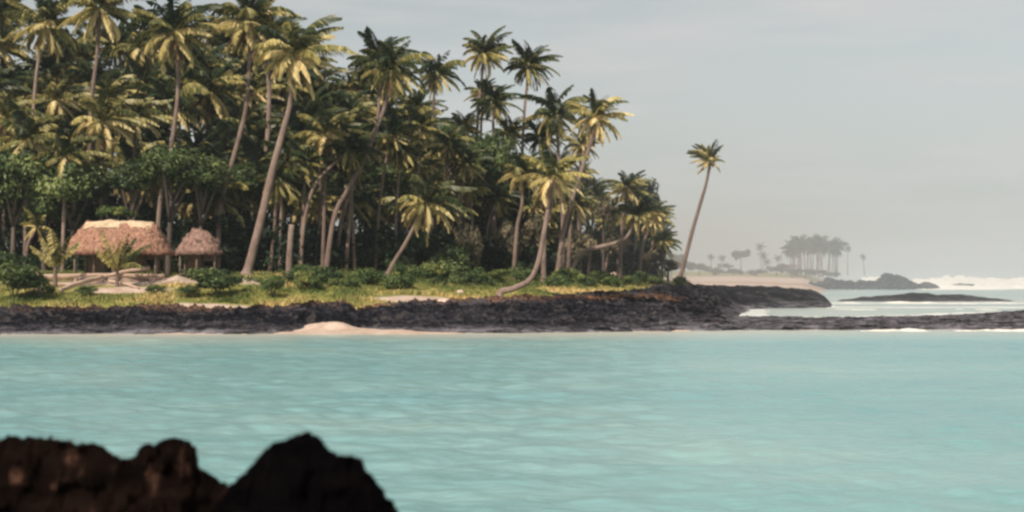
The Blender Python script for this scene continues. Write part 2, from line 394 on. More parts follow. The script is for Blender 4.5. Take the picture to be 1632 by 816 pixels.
# lava shelf, reef and the black mound at the point
pxs = np.concatenate([np.linspace(-900, -60, 70), np.linspace(-50, 1700, 1150), np.linspace(1705, 2350, 60)])
Ys = np.concatenate([np.linspace(82, 100, 150), np.linspace(100.2, 140, 150), np.linspace(140.5, 206, 110)])
P, X, Yg = fan(pxs, Ys); Z = lava_z(X, Yg)
low = np.clip(1 - (Z - .12 - .25 * (P > 1050)) / .4, 0, 1) * .85
edge = np.interp(P, LC, [p[3][0] for p in LP])
rust = np.clip(1 - np.abs(Yg - edge - 1) / 4.5, 0, 1) * (P < 1090) * 1.5 * np.clip(.45 + fbm(X * .3, Yg * .3, seed=36), 0, 1)
V = np.stack([X, Yg, Z], -1).reshape(-1, 3)
obj('rocky_shore', nmesh('rocky_shore', V, grid_faces(len(Ys), len(pxs)), [M['lava']], tint={'low': low, 'rust': rust}), kind='structure')

# sea: one sheet out to the horizon, real swell near by
th = np.concatenate([np.linspace(-180, -24, 60), np.linspace(-23.5, 23.5, 700), np.linspace(24, 180, 60)]); th = np.radians(th)
rr = np.concatenate([[0.5, 2, 4, 6, 8], np.geomspace(10, 100, 560), np.geomspace(100.5, 700, 170), np.geomspace(720, 15000, 30)])
T, RR = np.meshgrid(th, rr); X = RR * np.sin(T); Yg = RR * np.cos(T)
Z = np.zeros_like(X)
wr = np.random.default_rng(5)
for k in range(70):
    lam = 0.4 * (4.5 / 0.4) ** wr.random(); d = R(265) + wr.normal() * 0.8
    amp = 0.0030 * lam ** 0.75
    kx, ky = 2 * math.pi / lam * math.cos(d), 2 * math.pi / lam * math.sin(d)
    ph = kx * X + ky * Yg + wr.random() * 6.28 + 1.5 * vnoise(X * .05, Yg * .05, seed=50 + k)
    fade = np.clip(1.3 - RR / (lam * 110), 0, 1)
    Z += amp * (np.sin(ph) + 0.25 * np.sin(2 * ph)) * fade
calm = np.clip((88 - RR) / 14, .25, 1) + np.clip((RR - 160) / 200, 0, 1.5)
Z *= calm
Pc = np.where(Yg > 5, 816 + X / np.maximum(Yg, 5) * F, -3000)
wl = np.interp(Pc, LC, [p[0][0] for p in LP]) + 1
shal = np.clip(1 - (wl - Yg) / (17 + 6 * fbm(X * .08, Yg * .1, seed=60)), 0, 1) ** 1.6 * (Yg > 20) * (Yg < 160)
shal = np.where(Yg < wl, shal, np.where(Yg < 260, .62, .35)) * (np.abs(T) < 1.2)
shal = np.clip(shal * np.interp(Pc, [0, 900, 1632], [1, .95, .7]) , 0, 1)
lz = lava_z(X, np.maximum(Yg, 80))
foam = np.where((lz > -.28) & (lz < .1) & (Yg > 84) & (Yg < 215), .42, 0) + .12 * (Pc > 1150) * (Yg > 88) * (Yg < 165)
foam = foam + np.where((Pc > 1290) & (Pc < 1750), 1, 0) * (.62 * np.exp(-((Yg - 193) / 9) ** 2) + .50 * np.exp(-((Yg - 165) / 9) ** 2))
foam = foam + .5 * np.clip((Yg - 420) / 150, 0, 1) * (Pc > 1200) * (Yg < 1500)
V = np.stack([X, Yg, Z], -1).reshape(-1, 3)
obj('sea_water', nmesh('sea_water', V, grid_faces(len(rr), len(th))[:, ::-1], [M['water']], tint={'shallow': shal, 'foam': foam}), kind='structure')

# far beach and the low coast behind it
pxs = np.linspace(1000, 1345, 160); Ys = np.concatenate([np.linspace(250, 640, 90), np.linspace(650, 1100, 30)])
P, X, Yg = fan(pxs, Ys)
end = np.interp(P, [1180, 1280, 1315, 1342], [1, .85, .4, 0])
Z = np.interp(Yg, [250, 285, 330, 420, 560, 700, 1100], [-.8, 1.2, 1.5, 2.6, 4.0, 6.5, 9]) + .5 * fbm(X * .02, Yg * .03, seed=70)
Z = Z * end - (1 - end) * 1.5
fg = np.clip((Yg - 560) / 60 + .4 * fbm(X * .05, Yg * .02, seed=71), 0, 1)
fs = np.clip(1 - np.abs(Yg - 400 - 30 * fbm(X * .02, X * .01, seed=72)) / 35, 0, 1) * .8
obj('far_beach', nmesh('far_beach', np.stack([X, Yg, Z], -1).reshape(-1, 3), grid_faces(len(Ys), len(pxs)), [M['ground']], tint={'grass': fg, 'soil': fs}), kind='structure')

# surf breaking on the outer reef
def surf(name, pxr, Yr, h, seed, nx=260, ny=60, sp=1.0, brk=.5):
    pxs = np.linspace(*pxr, nx); Ys = np.linspace(*Yr, ny)
    P, X, Yg = fan(pxs, Ys)
    u = (P - pxr[0]) / (pxr[1] - pxr[0]); v = (Yg - Yr[0]) / (Yr[1] - Yr[0])
    e = np.clip(np.minimum(u, 1 - u) * 8, 0, 1) * np.sin(np.pi * v) ** .6
    n = fbm(X * .10 * sp, Yg * .06 * sp, octs=6, seed=seed, gain=.62)
    Z = h * (e * (brk + 1.15 * n) - .22)
    obj(name, nmesh(name, np.stack([X, Yg, Z], -1).reshape(-1, 3), grid_faces(ny, nx), [M['foam']]), kind='stuff')
surf('surf_foam', (1300, 1900), (610, 800), 4.0, 81, brk=.8)
surf('surf_foam', (1440, 1900), (430, 520), 1.8, 82)
surf('surf_foam', (1325, 1640), (186, 198), .34, 83, 400, 30, 3, .3)
surf('surf_foam', (1290, 1900), (149, 156), .16, 84, 400, 30, 3, .12)
surf('surf_foam', (1335, 1900), (88.5, 91.5), .22, 85, 500, 24, 5, .18)

# ------------------------------------------------------------------ rocks
def rock_ridge(name, label, sil, Y0, front, back, material, base=-.6, amp=.1, fr=2.0, seed=0, nx=160, ny=90, rustk=0.0, lowk=0.0, grp=None, cat='rock', power=1.0):
    """a rock whose crest follows the (px, py) outline at depth Y0 and falls away to both sides"""
    pts = [ray(a, b, Y0) for a, b in sil]
    xs = np.array([p.x for p in pts]); zs = np.array([p.z for p in pts])
    gx = np.linspace(xs[0], xs[-1], nx); v = np.linspace(-1, 1, ny)
    GX, Vv = np.meshgrid(gx, v)
    zc = np.interp(GX, xs, zs) + amp * .35 * fbm(GX * fr * 2.2, GX * 0 + seed, seed=seed + 1, octs=4)
    yoff = np.where(Vv < 0, Vv * front, Vv * back)
    fall = np.abs(Vv) ** power
    Z = base + (zc - base) * (1 - fall)
    Yp = Y0 + yoff * (0.35 + .65 * np.clip((zc - base) / (zs.max() - base), 0, 1)) 
    n = (1 - 2 * np.abs(fbm(GX * fr, Yp * fr, Z * fr, octs=5, seed=seed, gain=.58)))
    n2 = fbm(GX * fr * 2.6, Yp * fr * 2.6, Z * fr * 2.6, octs=4, seed=seed + 9, gain=.6)
    crest = 1 - .85 * np.exp(-(Vv / .22) ** 2)
    Z = Z + amp * (n - .55) * crest + amp * .45 * n2 + amp * .35
    Yp = Yp + amp * n2 * 1.4 - amp * n * .8 * crest; Xp = GX + amp * .5 * fbm(GX * fr * 2, Z * fr * 2, Yp * fr * 2, seed=seed + 4)
    rust = np.clip(fbm(GX * fr * 1.7 + 5, Yp * fr * 1.7, Z * fr * 1.7, seed=seed + 2) * 5 - 1.3, 0, 1) * rustk
    ctr = Vector((float(gx.mean()), Y0, base))
    Vx = np.stack([Xp - ctr.x, Yp - ctr.y, Z - ctr.z], -1).reshape(-1, 3)
    o = obj(name, nmesh(name, Vx, grid_faces(ny, nx), [material], tint={'low': np.clip(1 - (Z - .1) / .4, 0, 1) * lowk, 'rust': rust}))
    o.location = ctr; o['label'] = label; o['category'] = cat
    if grp: o['group'] = grp
    return o

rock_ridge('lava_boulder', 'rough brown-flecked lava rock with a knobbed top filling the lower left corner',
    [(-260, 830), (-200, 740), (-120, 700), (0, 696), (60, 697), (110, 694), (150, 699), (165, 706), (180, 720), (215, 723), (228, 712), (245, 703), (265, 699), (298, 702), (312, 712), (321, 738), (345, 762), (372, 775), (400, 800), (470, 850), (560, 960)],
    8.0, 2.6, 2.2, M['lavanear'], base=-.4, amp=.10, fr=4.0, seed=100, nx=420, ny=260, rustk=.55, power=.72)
rock_ridge('lava_boulder', 'shaded near-black lava rock with a pointed notched peak in front of the turquoise water',
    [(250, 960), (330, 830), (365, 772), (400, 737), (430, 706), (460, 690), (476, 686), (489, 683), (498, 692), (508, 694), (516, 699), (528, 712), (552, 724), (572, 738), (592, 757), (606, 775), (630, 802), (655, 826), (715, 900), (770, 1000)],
    7.0, 2.4, 1.8, M['lavashade'], base=-.4, amp=.07, fr=4.2, seed=120, nx=360, ny=240, rustk=.25, power=.8)

rock_ridge('rock_islet', 'long low dark rock islet with white surf along its foot, nearest to the reef',
    [(1318, 485), (1340, 479), (1375, 474), (1420, 471), (1455, 467), (1480, 468), (1495, 471), (1530, 470), (1560, 474), (1600, 478), (1625, 482)], 212, 7, 7, M['lava'], base=-.5, amp=.25, fr=.4, seed=130, lowk=.2, cat='islet', grp='rock islets off the point')
rock_ridge('rock_islet', 'far hazy rock islet with a tall blunt hump at its right end',
    [(1262, 464), (1285, 456), (1310, 452), (1322, 446), (1335, 449), (1360, 451), (1385, 451), (1398, 449), (1405, 441), (1412, 439), (1425, 442), (1437, 445), (1450, 451), (1462, 460), (1470, 466)], 460, 14, 14, M['lava'], base=-1, amp=1.9, fr=.3, seed=140, cat='islet', grp='rock islets off the point')
rock_ridge('rock_islet', 'small hazy rounded rock with white foam at its left foot, right of the humped islet',
    [(1458, 462), (1465, 453), (1472, 450), (1482, 451), (1492, 455), (1502, 463)], 470, 8, 8, M['lava'], base=-1, amp=.5, fr=.2, seed=150, cat='islet', grp='rock islets off the point')
rock_ridge('rock_islet', 'faint thin sloping rock among the surf, furthest to the right',
    [(1505, 462), (1515, 454), (1530, 452), (1545, 453), (1565, 456), (1590, 462)], 480, 8, 8, M['lava'], base=-1, amp=.5, fr=.2, seed=160, cat='islet', grp='rock islets off the point')

def stone(label, px, py, w, h, m, seed, name='boulder', sink=.15, lava=False):
    """a rounded irregular stone"""
    p = hit(px, py); 
    if lava: p.z = float(top_z(p.x, p.y))
    n, k = 14, 22
    a = np.linspace(0, 2 * np.pi, k, endpoint=False); b = np.linspace(0.02, np.pi - .02, n)
    A, B = np.meshgrid(a, b); s = 1 + .28 * fbm(np.cos(A) * np.sin(B) * 1.6 + seed, np.sin(A) * np.sin(B) * 1.6, np.cos(B) * 1.6, seed=seed)
    Vx = np.stack([np.cos(A) * np.sin(B) * s * w / 2, np.sin(A) * np.sin(B) * s * w / 2.4, np.cos(B) * s * h / 2 + h / 2 - sink * h], -1).reshape(-1, 3)
    o = obj(name, nmesh(name, Vx, grid_faces(n, k, True)[:, ::-1], [m])); o.location = p; o['label'] = label; o['category'] = 'stone'
    return o
stone('pale pink boulder at the edge of the grey scrub behind the grass', 980, 446, 1.1, 1.0, M['pinkstone'], 3)
stone('small pale grey stone in the dark shrub below the left end of the log', 60, 466, .6, .65, M['stone'], 5)
stone('flat orange-tinted stone on the lip of the lava shelf below the sand strip', 706, 487, .9, .35, M['pinkstone'], 6, lava=True)
stone('pale stone lying in the dark lava left of the sand cusp', 478, 492, .7, .3, M['pinkstone'], 7, lava=True)
stone('small whitish stone on the grass left of the curved palm root', 733, 470, .5, .4, M['pinkstone'], 8)

# ------------------------------------------------------------------ palms
def sweep(pts, rad, sides=10, rnd=0.0, seed=0):
    pts = np.array([tuple(p) for p in pts], float); n = len(pts)
    tg = np.gradient(pts, axis=0); tg /= np.linalg.norm(tg, axis=1)[:, None] + 1e-9
    ref = np.array([0.13, 1.0, 0.05]); u = np.cross(tg, ref); u /= np.linalg.norm(u, axis=1)[:, None] + 1e-9
    v = np.cross(tg, u)
    a = np.linspace(0, 2 * np.pi, sides, endpoint=False)
    r = np.asarray(rad)[:, None] * (1 + rnd * fbm(np.cos(a)[None] * 1.5 + pts[:, 2:3], np.sin(a)[None] * 1.5 + 0 * pts[:, :1], seed=seed))
    ring = pts[:, None] + r[..., None] * (np.cos(a)[None, :, None] * u[:, None] + np.sin(a)[None, :, None] * v[:, None])
    Vx = ring.reshape(-1, 3); F4 = grid_faces(n, sides, True)
    c0, c1 = len(Vx), len(Vx) + 1
    Vx = np.vstack([Vx, pts[0], pts[-1]])
    j = np.arange(sides); j2 = (j + 1) % sides
    cap = np.vstack([np.stack([j2, j, np.full(sides, c0)], -1), np.stack([(n - 1) * sides + j, (n - 1) * sides + j2, np.full(sides, c1)], -1)])
    return Vx, F4, cap

def spline(ctrl, n):
    """Catmull-Rom through the control points"""
    P = [np.array(tuple(p), float) for p in ctrl]
    P = [2 * P[0] - P[1]] + P + [2 * P[-1] - P[-2]]
    out = []; m = len(P) - 3
    for i in range(n):
        s = i / (n - 1) * m; k = min(int(s), m - 1); t = s - k
        a, b, c, d = P[k:k + 4]
        out.append(0.5 * (2 * b + (c - a) * t + (2 * a - 5 * b + 4 * c - d) * t * t + (3 * b - a - 3 * c + d) * t ** 3))
    return out

def fronds_mesh(name, specs, material, seed, pairs=42, lw=.055, droop=.62, wind=(0.25, 0.0), ragged=.12):
    """specs: (azimuth, elevation, length, bend, tint); unit crown of about 1 m reach"""
    g = np.random.default_rng(seed)
    VV, FF, TT = [], [], []; off = 0
    for az, el, Ln, bend, tint in specs:
        nseg = 12; t = np.linspace(0, 1, nseg)
        e = el - bend * t ** 1.4
        dx, dz = np.cos(e), np.sin(e)
        r = np.concatenate([[0], np.cumsum((dx[1:] + dx[:-1]) / 2)]) * Ln / (nseg - 1)
        z = np.concatenate([[0], np.cumsum((dz[1:] + dz[:-1]) / 2)]) * Ln / (nseg - 1)
        side = g.normal() * .10 * t ** 2 * Ln
        ca, sa = math.cos(az), math.sin(az)
        c = np.stack([ca * r - sa * side + wind[0] * t ** 2 * Ln * .5, sa * r + ca * side + wind[1] * t ** 2 * Ln * .5, z], -1)
        tg = np.gradient(c, axis=0); tg /= np.linalg.norm(tg, axis=1)[:, None]
        sd = np.cross(tg, [0, 0, 1.0]); sd /= np.linalg.norm(sd, axis=1)[:, None] + 1e-6
        up = np.cross(sd, tg)
        # midrib: a thin four sided strip
        w_ = (.016 * (1 - .8 * t))[:, None]
        rib = np.stack([c + sd * w_, c + up * w_, c - sd * w_, c - up * w_ * .6], 1).reshape(-1, 3)
        VV.append(rib); FF.append(grid_faces(nseg, 4, True) + off); TT.append(np.full(len(rib), tint + .15)); off += len(rib)
        twist = g.normal() * .35
        for sgn in (-1, 1):
            tt = np.linspace(.14, .99, pairs) + g.normal(size=pairs) * .008
            tt = np.clip(tt, .1, .995)
            keep = g.random(pairs) > ragged
            tt = tt[keep]; m = len(tt)
            P0 = np.stack([np.interp(tt, t, c[:, k]) for k in range(3)], -1)
            TG = np.stack([np.interp(tt, t, tg[:, k]) for k in range(3)], -1)
            SD = np.stack([np.interp(tt, t, sd[:, k]) for k in range(3)], -1) * sgn
            UP = np.stack([np.interp(tt, t, up[:, k]) for k in range(3)], -1)
            ll = Ln * .21 * np.sin(np.pi * np.clip(tt * .86 + .12, 0, 1)) ** .7 * (1 + .12 * g.normal(size=m))
            dr = droop + .25 * g.normal(size=m) * .5 + twist * sgn * .5
            D = SD * np.cos(dr)[:, None] + np.array([0, 0, -1.0]) * np.sin(dr)[:, None] + TG * (.45 + .5 * tt)[:, None] + np.array([wind[0], wind[1], 0]) * .6
            D /= np.linalg.norm(D, axis=1)[:, None]
            mid = P0 + D * ll[:, None] * .5; D2 = D + np.array([0, 0, -.35]); D2 /= np.linalg.norm(D2, axis=1)[:, None]
            tip = mid + D2 * ll[:, None] * .5
            wv = TG * .6 + UP * .5 * sgn; wv /= np.linalg.norm(wv, axis=1)[:, None]
            hw = lw * .5 * (1 + .2 * g.normal(size=m))[:, None] * Ln
            q = np.stack([P0 - wv * hw * .5, P0 + wv * hw * .5, mid + wv * hw, mid - wv * hw, tip + wv * hw * .12, tip - wv * hw * .12], 1).reshape(-1, 3)
            i = np.arange(m)[:, None] * 6
            f = np.vstack([i + [0, 1, 2, 3], i + [3, 2, 4, 5]]) + off
            tn = tint + .10 * g.normal(size=m)
            VV.append(q); FF.append(f); TT.append(np.repeat(tn, 6)); off += len(q)
    return nmesh(name, np.vstack(VV), np.vstack(FF), [material], smooth=False, tint=np.clip(np.concatenate(TT), 0, 1))

def crown_specs(seed, yellow=.3, n=36, wild=.16, upright=0.0):
    g = np.random.default_rng(seed); sp = []
    for k in range(n):
        f = k / (n - 1)
        el = R(82 - 128 * f ** 1.0 + upright) + g.normal() * wild
        az = k * 2.39996 + g.normal() * .25
        Ln = (.72 + .28 * math.sin(math.pi * min(1, f * 1.2 + .15))) * (1 + .09 * g.normal())
        bend = R(48 + 50 * g.random()) * (1.1 - .35 * f)
        tint = yellow * (.10 + 1.45 * f ** 1.2) + .16 * g.normal()
        sp.append((az, el, Ln, bend, float(np.clip(tint, 0, 1))))
    return sp
def dry_specs(seed, n=7):
    g = np.random.default_rng(seed)
    return [(g.random() * 6.28, R(-28 - 42 * g.random()), .6 + .3 * g.random(), R(20 + 30 * g.random()), g.random()) for k in range(n)]

CROWN = []; DRY = []
for k in range(6):
    CROWN.append(fronds_mesh('palm_crown', crown_specs(200 + k, [.50, .60, .46, .72, .55, .82][k], 32 + k % 3 * 3), M['frond'], 300 + k, wind=(.18 + .06 * (k % 3), .04)))
for k in range(4):
    DRY.append(fronds_mesh('palm_dry', dry_specs(400 + k, 6 + k % 3), M['dry'], 500 + k, pairs=30, droop=1.1, wind=(.08, 0), ragged=.35))
YOUNG = fronds_mesh('palm_young', crown_specs(220, .85, 26, .2), M['frond'], 320, wind=(.3, .05))
_g = np.random.default_rng(5)
LONE = fronds_mesh('palm_lone', [(a_, min(e_, 1.3), l_ * (1 if math.cos(a_ - 2.8) > -.2 else .75), b_ * .75, min(1, t_ + .25)) for a_, e_, l_, b_, t_ in crown_specs(222, .75, 38, .3) if e_ > -.55], M['frond'], 322, wind=(-.12, .05))
UPR = fronds_mesh('palm_upright', [(k * 2.4 + _g.normal() * .4, R(87 - 4.5 * k + 6 * _g.normal()), .65 + .35 * _g.random(), R(14 + 7 * k * _g.random()), float(.25 + .45 * _g.random())) for k in range(11)], M['frond'], 333, wind=(.10, 0), lw=.05, droop=.9, ragged=.35)
THIN = fronds_mesh('palm_thin', crown_specs(221, .70, 15, .25), M['frond'], 321, wind=(-.25, 0), lw=.1, pairs=24)
FARCROWN = [fronds_mesh('far_crown', crown_specs(230 + k, .4, 20), M['farleaf'], 330 + k, pairs=12, lw=.14) for k in range(3)]

def palm(label, base, path, crown_r, kind=0, dry=0, r0=.20, r1=.12, flare=1.9, lean=0.0, group=None, name='coconut_palm', rz=None, crown=None, squash=1.0, nuts=False, up=None):
    """base: world point; path: [(px, py), ...] of the trunk up to the crown's centre at about the base's depth"""
    Y = base.y
    pts = [base] + [ray(a, b, Y + lean * (i + 1) / len(path)) for i, (a, b) in enumerate(path)]
    t = thing(name, label, 'palm tree', base, 0, group)
    loc = [p - base for p in pts]
    loc[0] = Vector((0, 0, 0))
    n = 8 + 5 * len(path)
    c = spline(loc, n)
    c[0] = c[0] - np.array([0, 0, .35])
    s = np.linspace(0, 1, n); ln = sum((loc[i + 1] - loc[i]).length for i in range(len(loc) - 1))
    rad = r1 + (r0 - r1) * (1 - s) ** .8 + r0 * (flare - 1) * np.exp(-s * ln / .55)
    Vx, F4, cap = sweep(c, rad, 10, .12, random.randint(0, 999))
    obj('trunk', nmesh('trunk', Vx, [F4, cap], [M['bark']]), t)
    cr = obj('crown', crown or CROWN[kind % 6], t)
    cr.location = loc[-1]; ks = 1.0 if crown is UPR else (1.24 if base.x < -5 else 1.14); cr.scale = (crown_r * ks, crown_r * ks, crown_r * ks * squash * 1.05)
    d = Vector(c[-1]) - Vector(c[-3])
    tilt = Vector((0, 0, 1)).rotation_difference((d.normalized() + Vector((0, 0, 1.2))).normalized())
    z = random.random() * 6.28 if rz is None else rz
    # keep the wind direction: only small turns about the vertical, mirrored sets by kind
    cr.rotation_mode = 'QUATERNION'; cr.rotation_quaternion = tilt @ Matrix.Rotation(random.uniform(-.9, .9) if rz is None else rz, 4, 'Z').to_quaternion()
    if dry is not None:
        dd = obj('dry_fronds', DRY[dry % 4], t); dd.location = loc[-1] - Vector((0, 0, .12)); dd.scale = (crown_r * .95,) * 3
        dd.rotation_euler = (0, 0, z)
    if nuts:
        gg = np.random.default_rng(int(crown_r * 1000) + kind)
        for k in range(7):
            a = gg.random() * 6.28
            nb = obj('coconut', NUT, t); nb.location = loc[-1] + Vector((math.cos(a) * .28, math.sin(a) * .28, -.28 - .25 * gg.random()))
    return t

a = np.linspace(0, 2 * np.pi, 8, endpoint=False); b = np.linspace(.05, np.pi - .05, 6); A, B = np.meshgrid(a, b)
NUT = nmesh('coconut', np.stack([np.cos(A) * np.sin(B) * .11, np.sin(A) * np.sin(B) * .11, np.cos(B) * .14], -1).reshape(-1, 3), grid_faces(6, 8, True)[:, ::-1], [M['coconut']])

G1 = 'tall coconut palms along the front of the grove'
palm('tallest palm leaning right from a flared root on the sand heap, crown yellow-lit', hit(392, 441), [(399, 415), (416, 350), (435, 268), (452, 205), (463, 160), (468, 88)], 3.5, 5, 0, .37, .14, 2.0, 0, G1, nuts=True)
palm('reddish-trunked coconut palm rising close behind the tallest leaning palm', hit(397, 432), [(408, 350), (420, 280), (428, 190), (428, 120), (422, 62)], 3.3, 1, 1, .26, .16, 1.4, 1.5, G1)
palm('palm with a dark slanting trunk left of the flared-root palm, crown near the top edge', on_ground(345, 118), [(352, 330), (367, 270), (382, 215), (393, 165), (398, 90), (396, 35)], 3.5, 3, 2, .22, .13, 1.5, 2, G1)
palm('coconut palm standing behind the large hut with a wide drooping crown', on_ground(250, 117), [(254, 335), (266, 270), (278, 200), (284, 130), (277, 52)], 3.5, 1, 0, .21, .13, 1.5, 0, G1, nuts=True)
palm('coconut palm with full hanging crown cut by the top edge, behind the hut\'s left side', on_ground(148, 122), [(142, 330), (143, 240), (146, 160), (155, 85), (160, 15)], 3.4, 3, 3, .2, .13, 1.5, 2, G1)
palm('leftmost tall coconut palm with a loose crown against pale sky', on_ground(50, 128), [(50, 300), (52, 200), (60, 105), (74, 38)], 3.5, 1, 1, .19, .12, 1.4, 0, G1)
palm('slender palm with a straight upright trunk behind the bushes, right of the broken stump', hit(484, 427), [(492, 390), (503, 345), (515, 300), (524, 250), (530, 205)], 2.7, 2, 2, .2, .13, 1.6, 0, G1)
palm('coconut palm slanting right in a long straight line, its crown at the grove\'s skyline', on_ground(518, 121), [(533, 345), (556, 300), (580, 255), (602, 200), (616, 160), (622, 112)], 2.9, 0, 0, .21, .13, 1.5, 1, G1)
palm('coconut palm slanting right just beside its parallel twin, slightly behind it', on_ground(532, 126), [(548, 335), (572, 280), (590, 230), (603, 180), (604, 100)], 2.9, 2, 1, .2, .12, 1.4, 2, G1)
palm('thin upright palm with a pale bowed trunk in front of dark bushes', hit(583, 420), [(594, 370), (604, 320), (609, 260), (611, 200), (620, 150)], 2.5, 4, 3, .18, .12, 1.6, 1, G1)
palm('short palm leaning right over the grass with a round yellow crown low in front', hit(613, 448), [(628, 418), (648, 385), (663, 355), (680, 325)], 3.1, 5, 2, .17, .12, 2.0, 0, G1, crown=YOUNG)
palm('medium palm rising through the yellow crown of the short leaning palm', hit(683, 434), [(684, 380), (686, 320), (694, 280), (702, 246)], 2.7, 4, 0, .17, .12, 1.6, 1, G1)
palm('curved palm creeping along the lava edge before bending up, bright yellow crown', hit(795, 478), [(799, 465), (818, 460), (841, 449), (853, 432), (861, 405), (867, 372), (874, 330), (880, 284)], 2.6, 5, 0, .23, .14, 1.9, 0, G1, crown=YOUNG)
palm('tall palm leaning right behind the curved palm, crown outermost over the water side', on_ground(886, 132), [(899, 365), (914, 312), (928, 268), (940, 232), (950, 188)], 3.0, 1, 0, .22, .13, 1.5, 0, G1, nuts=True)
palm('tall palm with a wide drooping crown left of the outermost leaning crown', on_ground(897, 138), [(897, 350), (893, 290), (890, 240), (885, 182)], 3.4, 0, 0, .2, .12, 1.4, 0, G1, nuts=True)
palm('bare-necked palm standing highest against the sky, left of two skyline palms', on_ground(758, 150), [(757, 330), (759, 250), (763, 170), (772, 88)], 3.0, 4, 0, .19, .12, 1.3, 0, G1)
palm('skyline palm with a starburst crown and pale lower fronds, right of two', on_ground(826, 150), [(828, 330), (832, 250), (836, 175), (843, 106)], 2.9, 2, 3, .19, .12, 1.3, 0, G1)
palm('tall slim palm with a dark spiky crown standing between the grove and the skyline pair', on_ground(690, 146), [(689, 330), (690, 250), (690, 180), (695, 118)], 2.7, 0, 1, .18, .12, 1.3, 0, G1)
palm('palm with crown hidden halfway up behind the skyline pair', on_ground(790, 146), [(788, 340), (787, 270), (786, 200), (786, 165)], 2.6, 2, 1, .18, .12, 1.3, 0, G1)
palm('palm lying almost flat along the scrub before turning up, pinkish trunk', on_ground(903, 137), [(925, 405), (955, 394), (985, 386), (1003, 372), (1012, 345)], 2.2, 4, 0, .2, .13, 1.3, 1, G1)
palm('upright palm with a pink-grey trunk at the grove\'s right end above the flat-lying palm', on_ground(988, 150), [(990, 385), (993, 350), (997, 325), (1000, 300)], 2.4, 3, 2, .2, .13, 1.4, 0, G1)
palm('short palm with a drooping yellow crown at the outer right end of the grove', on_ground(1018, 150), [(1024, 395), (1032, 370), (1040, 345)], 2.2, 5, 0, .16, .12, 1.4, 0, G1)
palm('pale-trunked palm standing left of the curved palm with brown hanging fronds', on_ground(818, 130), [(824, 365), (832, 325), (832, 275)], 2.4, 3, 1, .18, .12, 1.4, 0, G1)
palm('palm with a thick pale trunk close behind the curved palm', on_ground(866, 128), [(868, 370), (876, 340), (872, 300)], 2.4, 4, 2, .2, .13, 1.4, 0, G1)
palm('pale upright palm between the leaning tall palm and the flat-lying palm', on_ground(905, 140), [(908, 380), (912, 345), (915, 325)], 2.3, 3, 3, .19, .12, 1.4, 0, G1)
palm('lone slender palm standing apart on the point, its small crown high over the misty sea', hit(1080, 457), [(1090, 420), (1103, 370), (1116, 325), (1126, 290), (1132, 256)], 2.1, 4, None, .22, .13, 1.7, 0, None, crown=LONE, nuts=True)
palm('small pale bent palm with one broken frond left of the large hut', on_ground(36, 108), [(44, 392), (52, 375), (58, 362)], 1.3, 5, None, .12, .09, 1.3, 0, None, crown=THIN)
palm('young yellow-green palm growing at the large hut\'s left corner', on_ground(88, 105.5), [(88, 436), (88, 426)], 3.0, 5, None, .14, .12, 1.2, 0, None, crown=UPR)
palm('young palm with upright brownish fronds growing in front of the hut roof', on_ground(187, 105.5), [(187, 437), (187, 430)], 3.1, 2, None, .12, .10, 1.2, 0, None, crown=UPR)

palm('pale trunk bent sharply to the right in mid-air left of the slanting twin palms', on_ground(478, 120), [(483, 370), (491, 325), (505, 290), (528, 265), (556, 240)], 1.9, 2, 1, .15, .12, 1.3, 0, G1)
# broken palm stump
p = on_ground(460, 113.5); t = thing('broken_palm', 'broken dead palm trunk standing bare, snapped off flat at the top', 'dead tree', p)
q = ray(465, 358, p.y) - p; c = spline([Vector((0, 0, -.3)), q * .5 + Vector((-.05, 0, 0)), q], 12)
Vx, F4, cap = sweep(c, np.linspace(.24, .2, 12), 10, .25, 3); obj('trunk', nmesh('trunk', Vx, [F4, cap], [M['bark']]), t)

for px_, py_, Y_, r_, lab_ in [(738, 205, 150, 2.3, 'palm crown low on the skyline in the gap left of the highest palms'), (812, 215, 152, 2.5, 'palm crown between and below the two skyline palms'),
    (862, 222, 150, 2.4, 'shaggy palm crown left of the wide drooping one'), (926, 232, 150, 2.2, 'palm crown tucked under the outermost leaning crown'), (768, 148, 151, 1.9, 'small crown directly below the highest skyline palm')]:
    palm(lab_, on_ground(px_ - 6, Y_), [(px_ - 3, (py_ + 430) / 2), (px_, py_)], r_, int(px_) % 5, 1, .17, .11, 1.3, 0, G1)
tt_ = np.random.default_rng(64)
for k, (bx, tx, ty) in enumerate([(446, 452, 250), (474, 486, 262), (500, 508, 240), (551, 566, 230), (566, 560, 262), (598, 622, 218), (630, 640, 240), (655, 668, 205), (668, 660, 268), (706, 716, 232), (730, 742, 262), (752, 748, 300), (430, 440, 285), (775, 790, 315),
                                  (838, 846, 330), (880, 868, 345), (938, 946, 318), (960, 972, 340), (1008, 1020, 318), (1030, 1046, 362), (1050, 1056, 385)]):
    Yt = float(np.interp(bx, [400, 600, 780, 840, 1060], [119, 127, 140, 144, 160])) + tt_.normal()
    bt = on_ground(bx, Yt); mx = (bx + tx) / 2 + tt_.normal() * 5
    palm('thin palm with a long bare pale trunk seen between the bigger palms' if bx < 800 else 'short thin palm stepping down towards the point at the grove\'s end', bt,
         [(mx, (ty + 425) / 2), (tx, ty)], 2.1 if bx < 800 else 1.8, (k % 3) * 2, k % 4, .15, .10, 1.3, 0, 'thin palms between the bigger ones' if bx < 800 else 'short palms at the end of the grove')
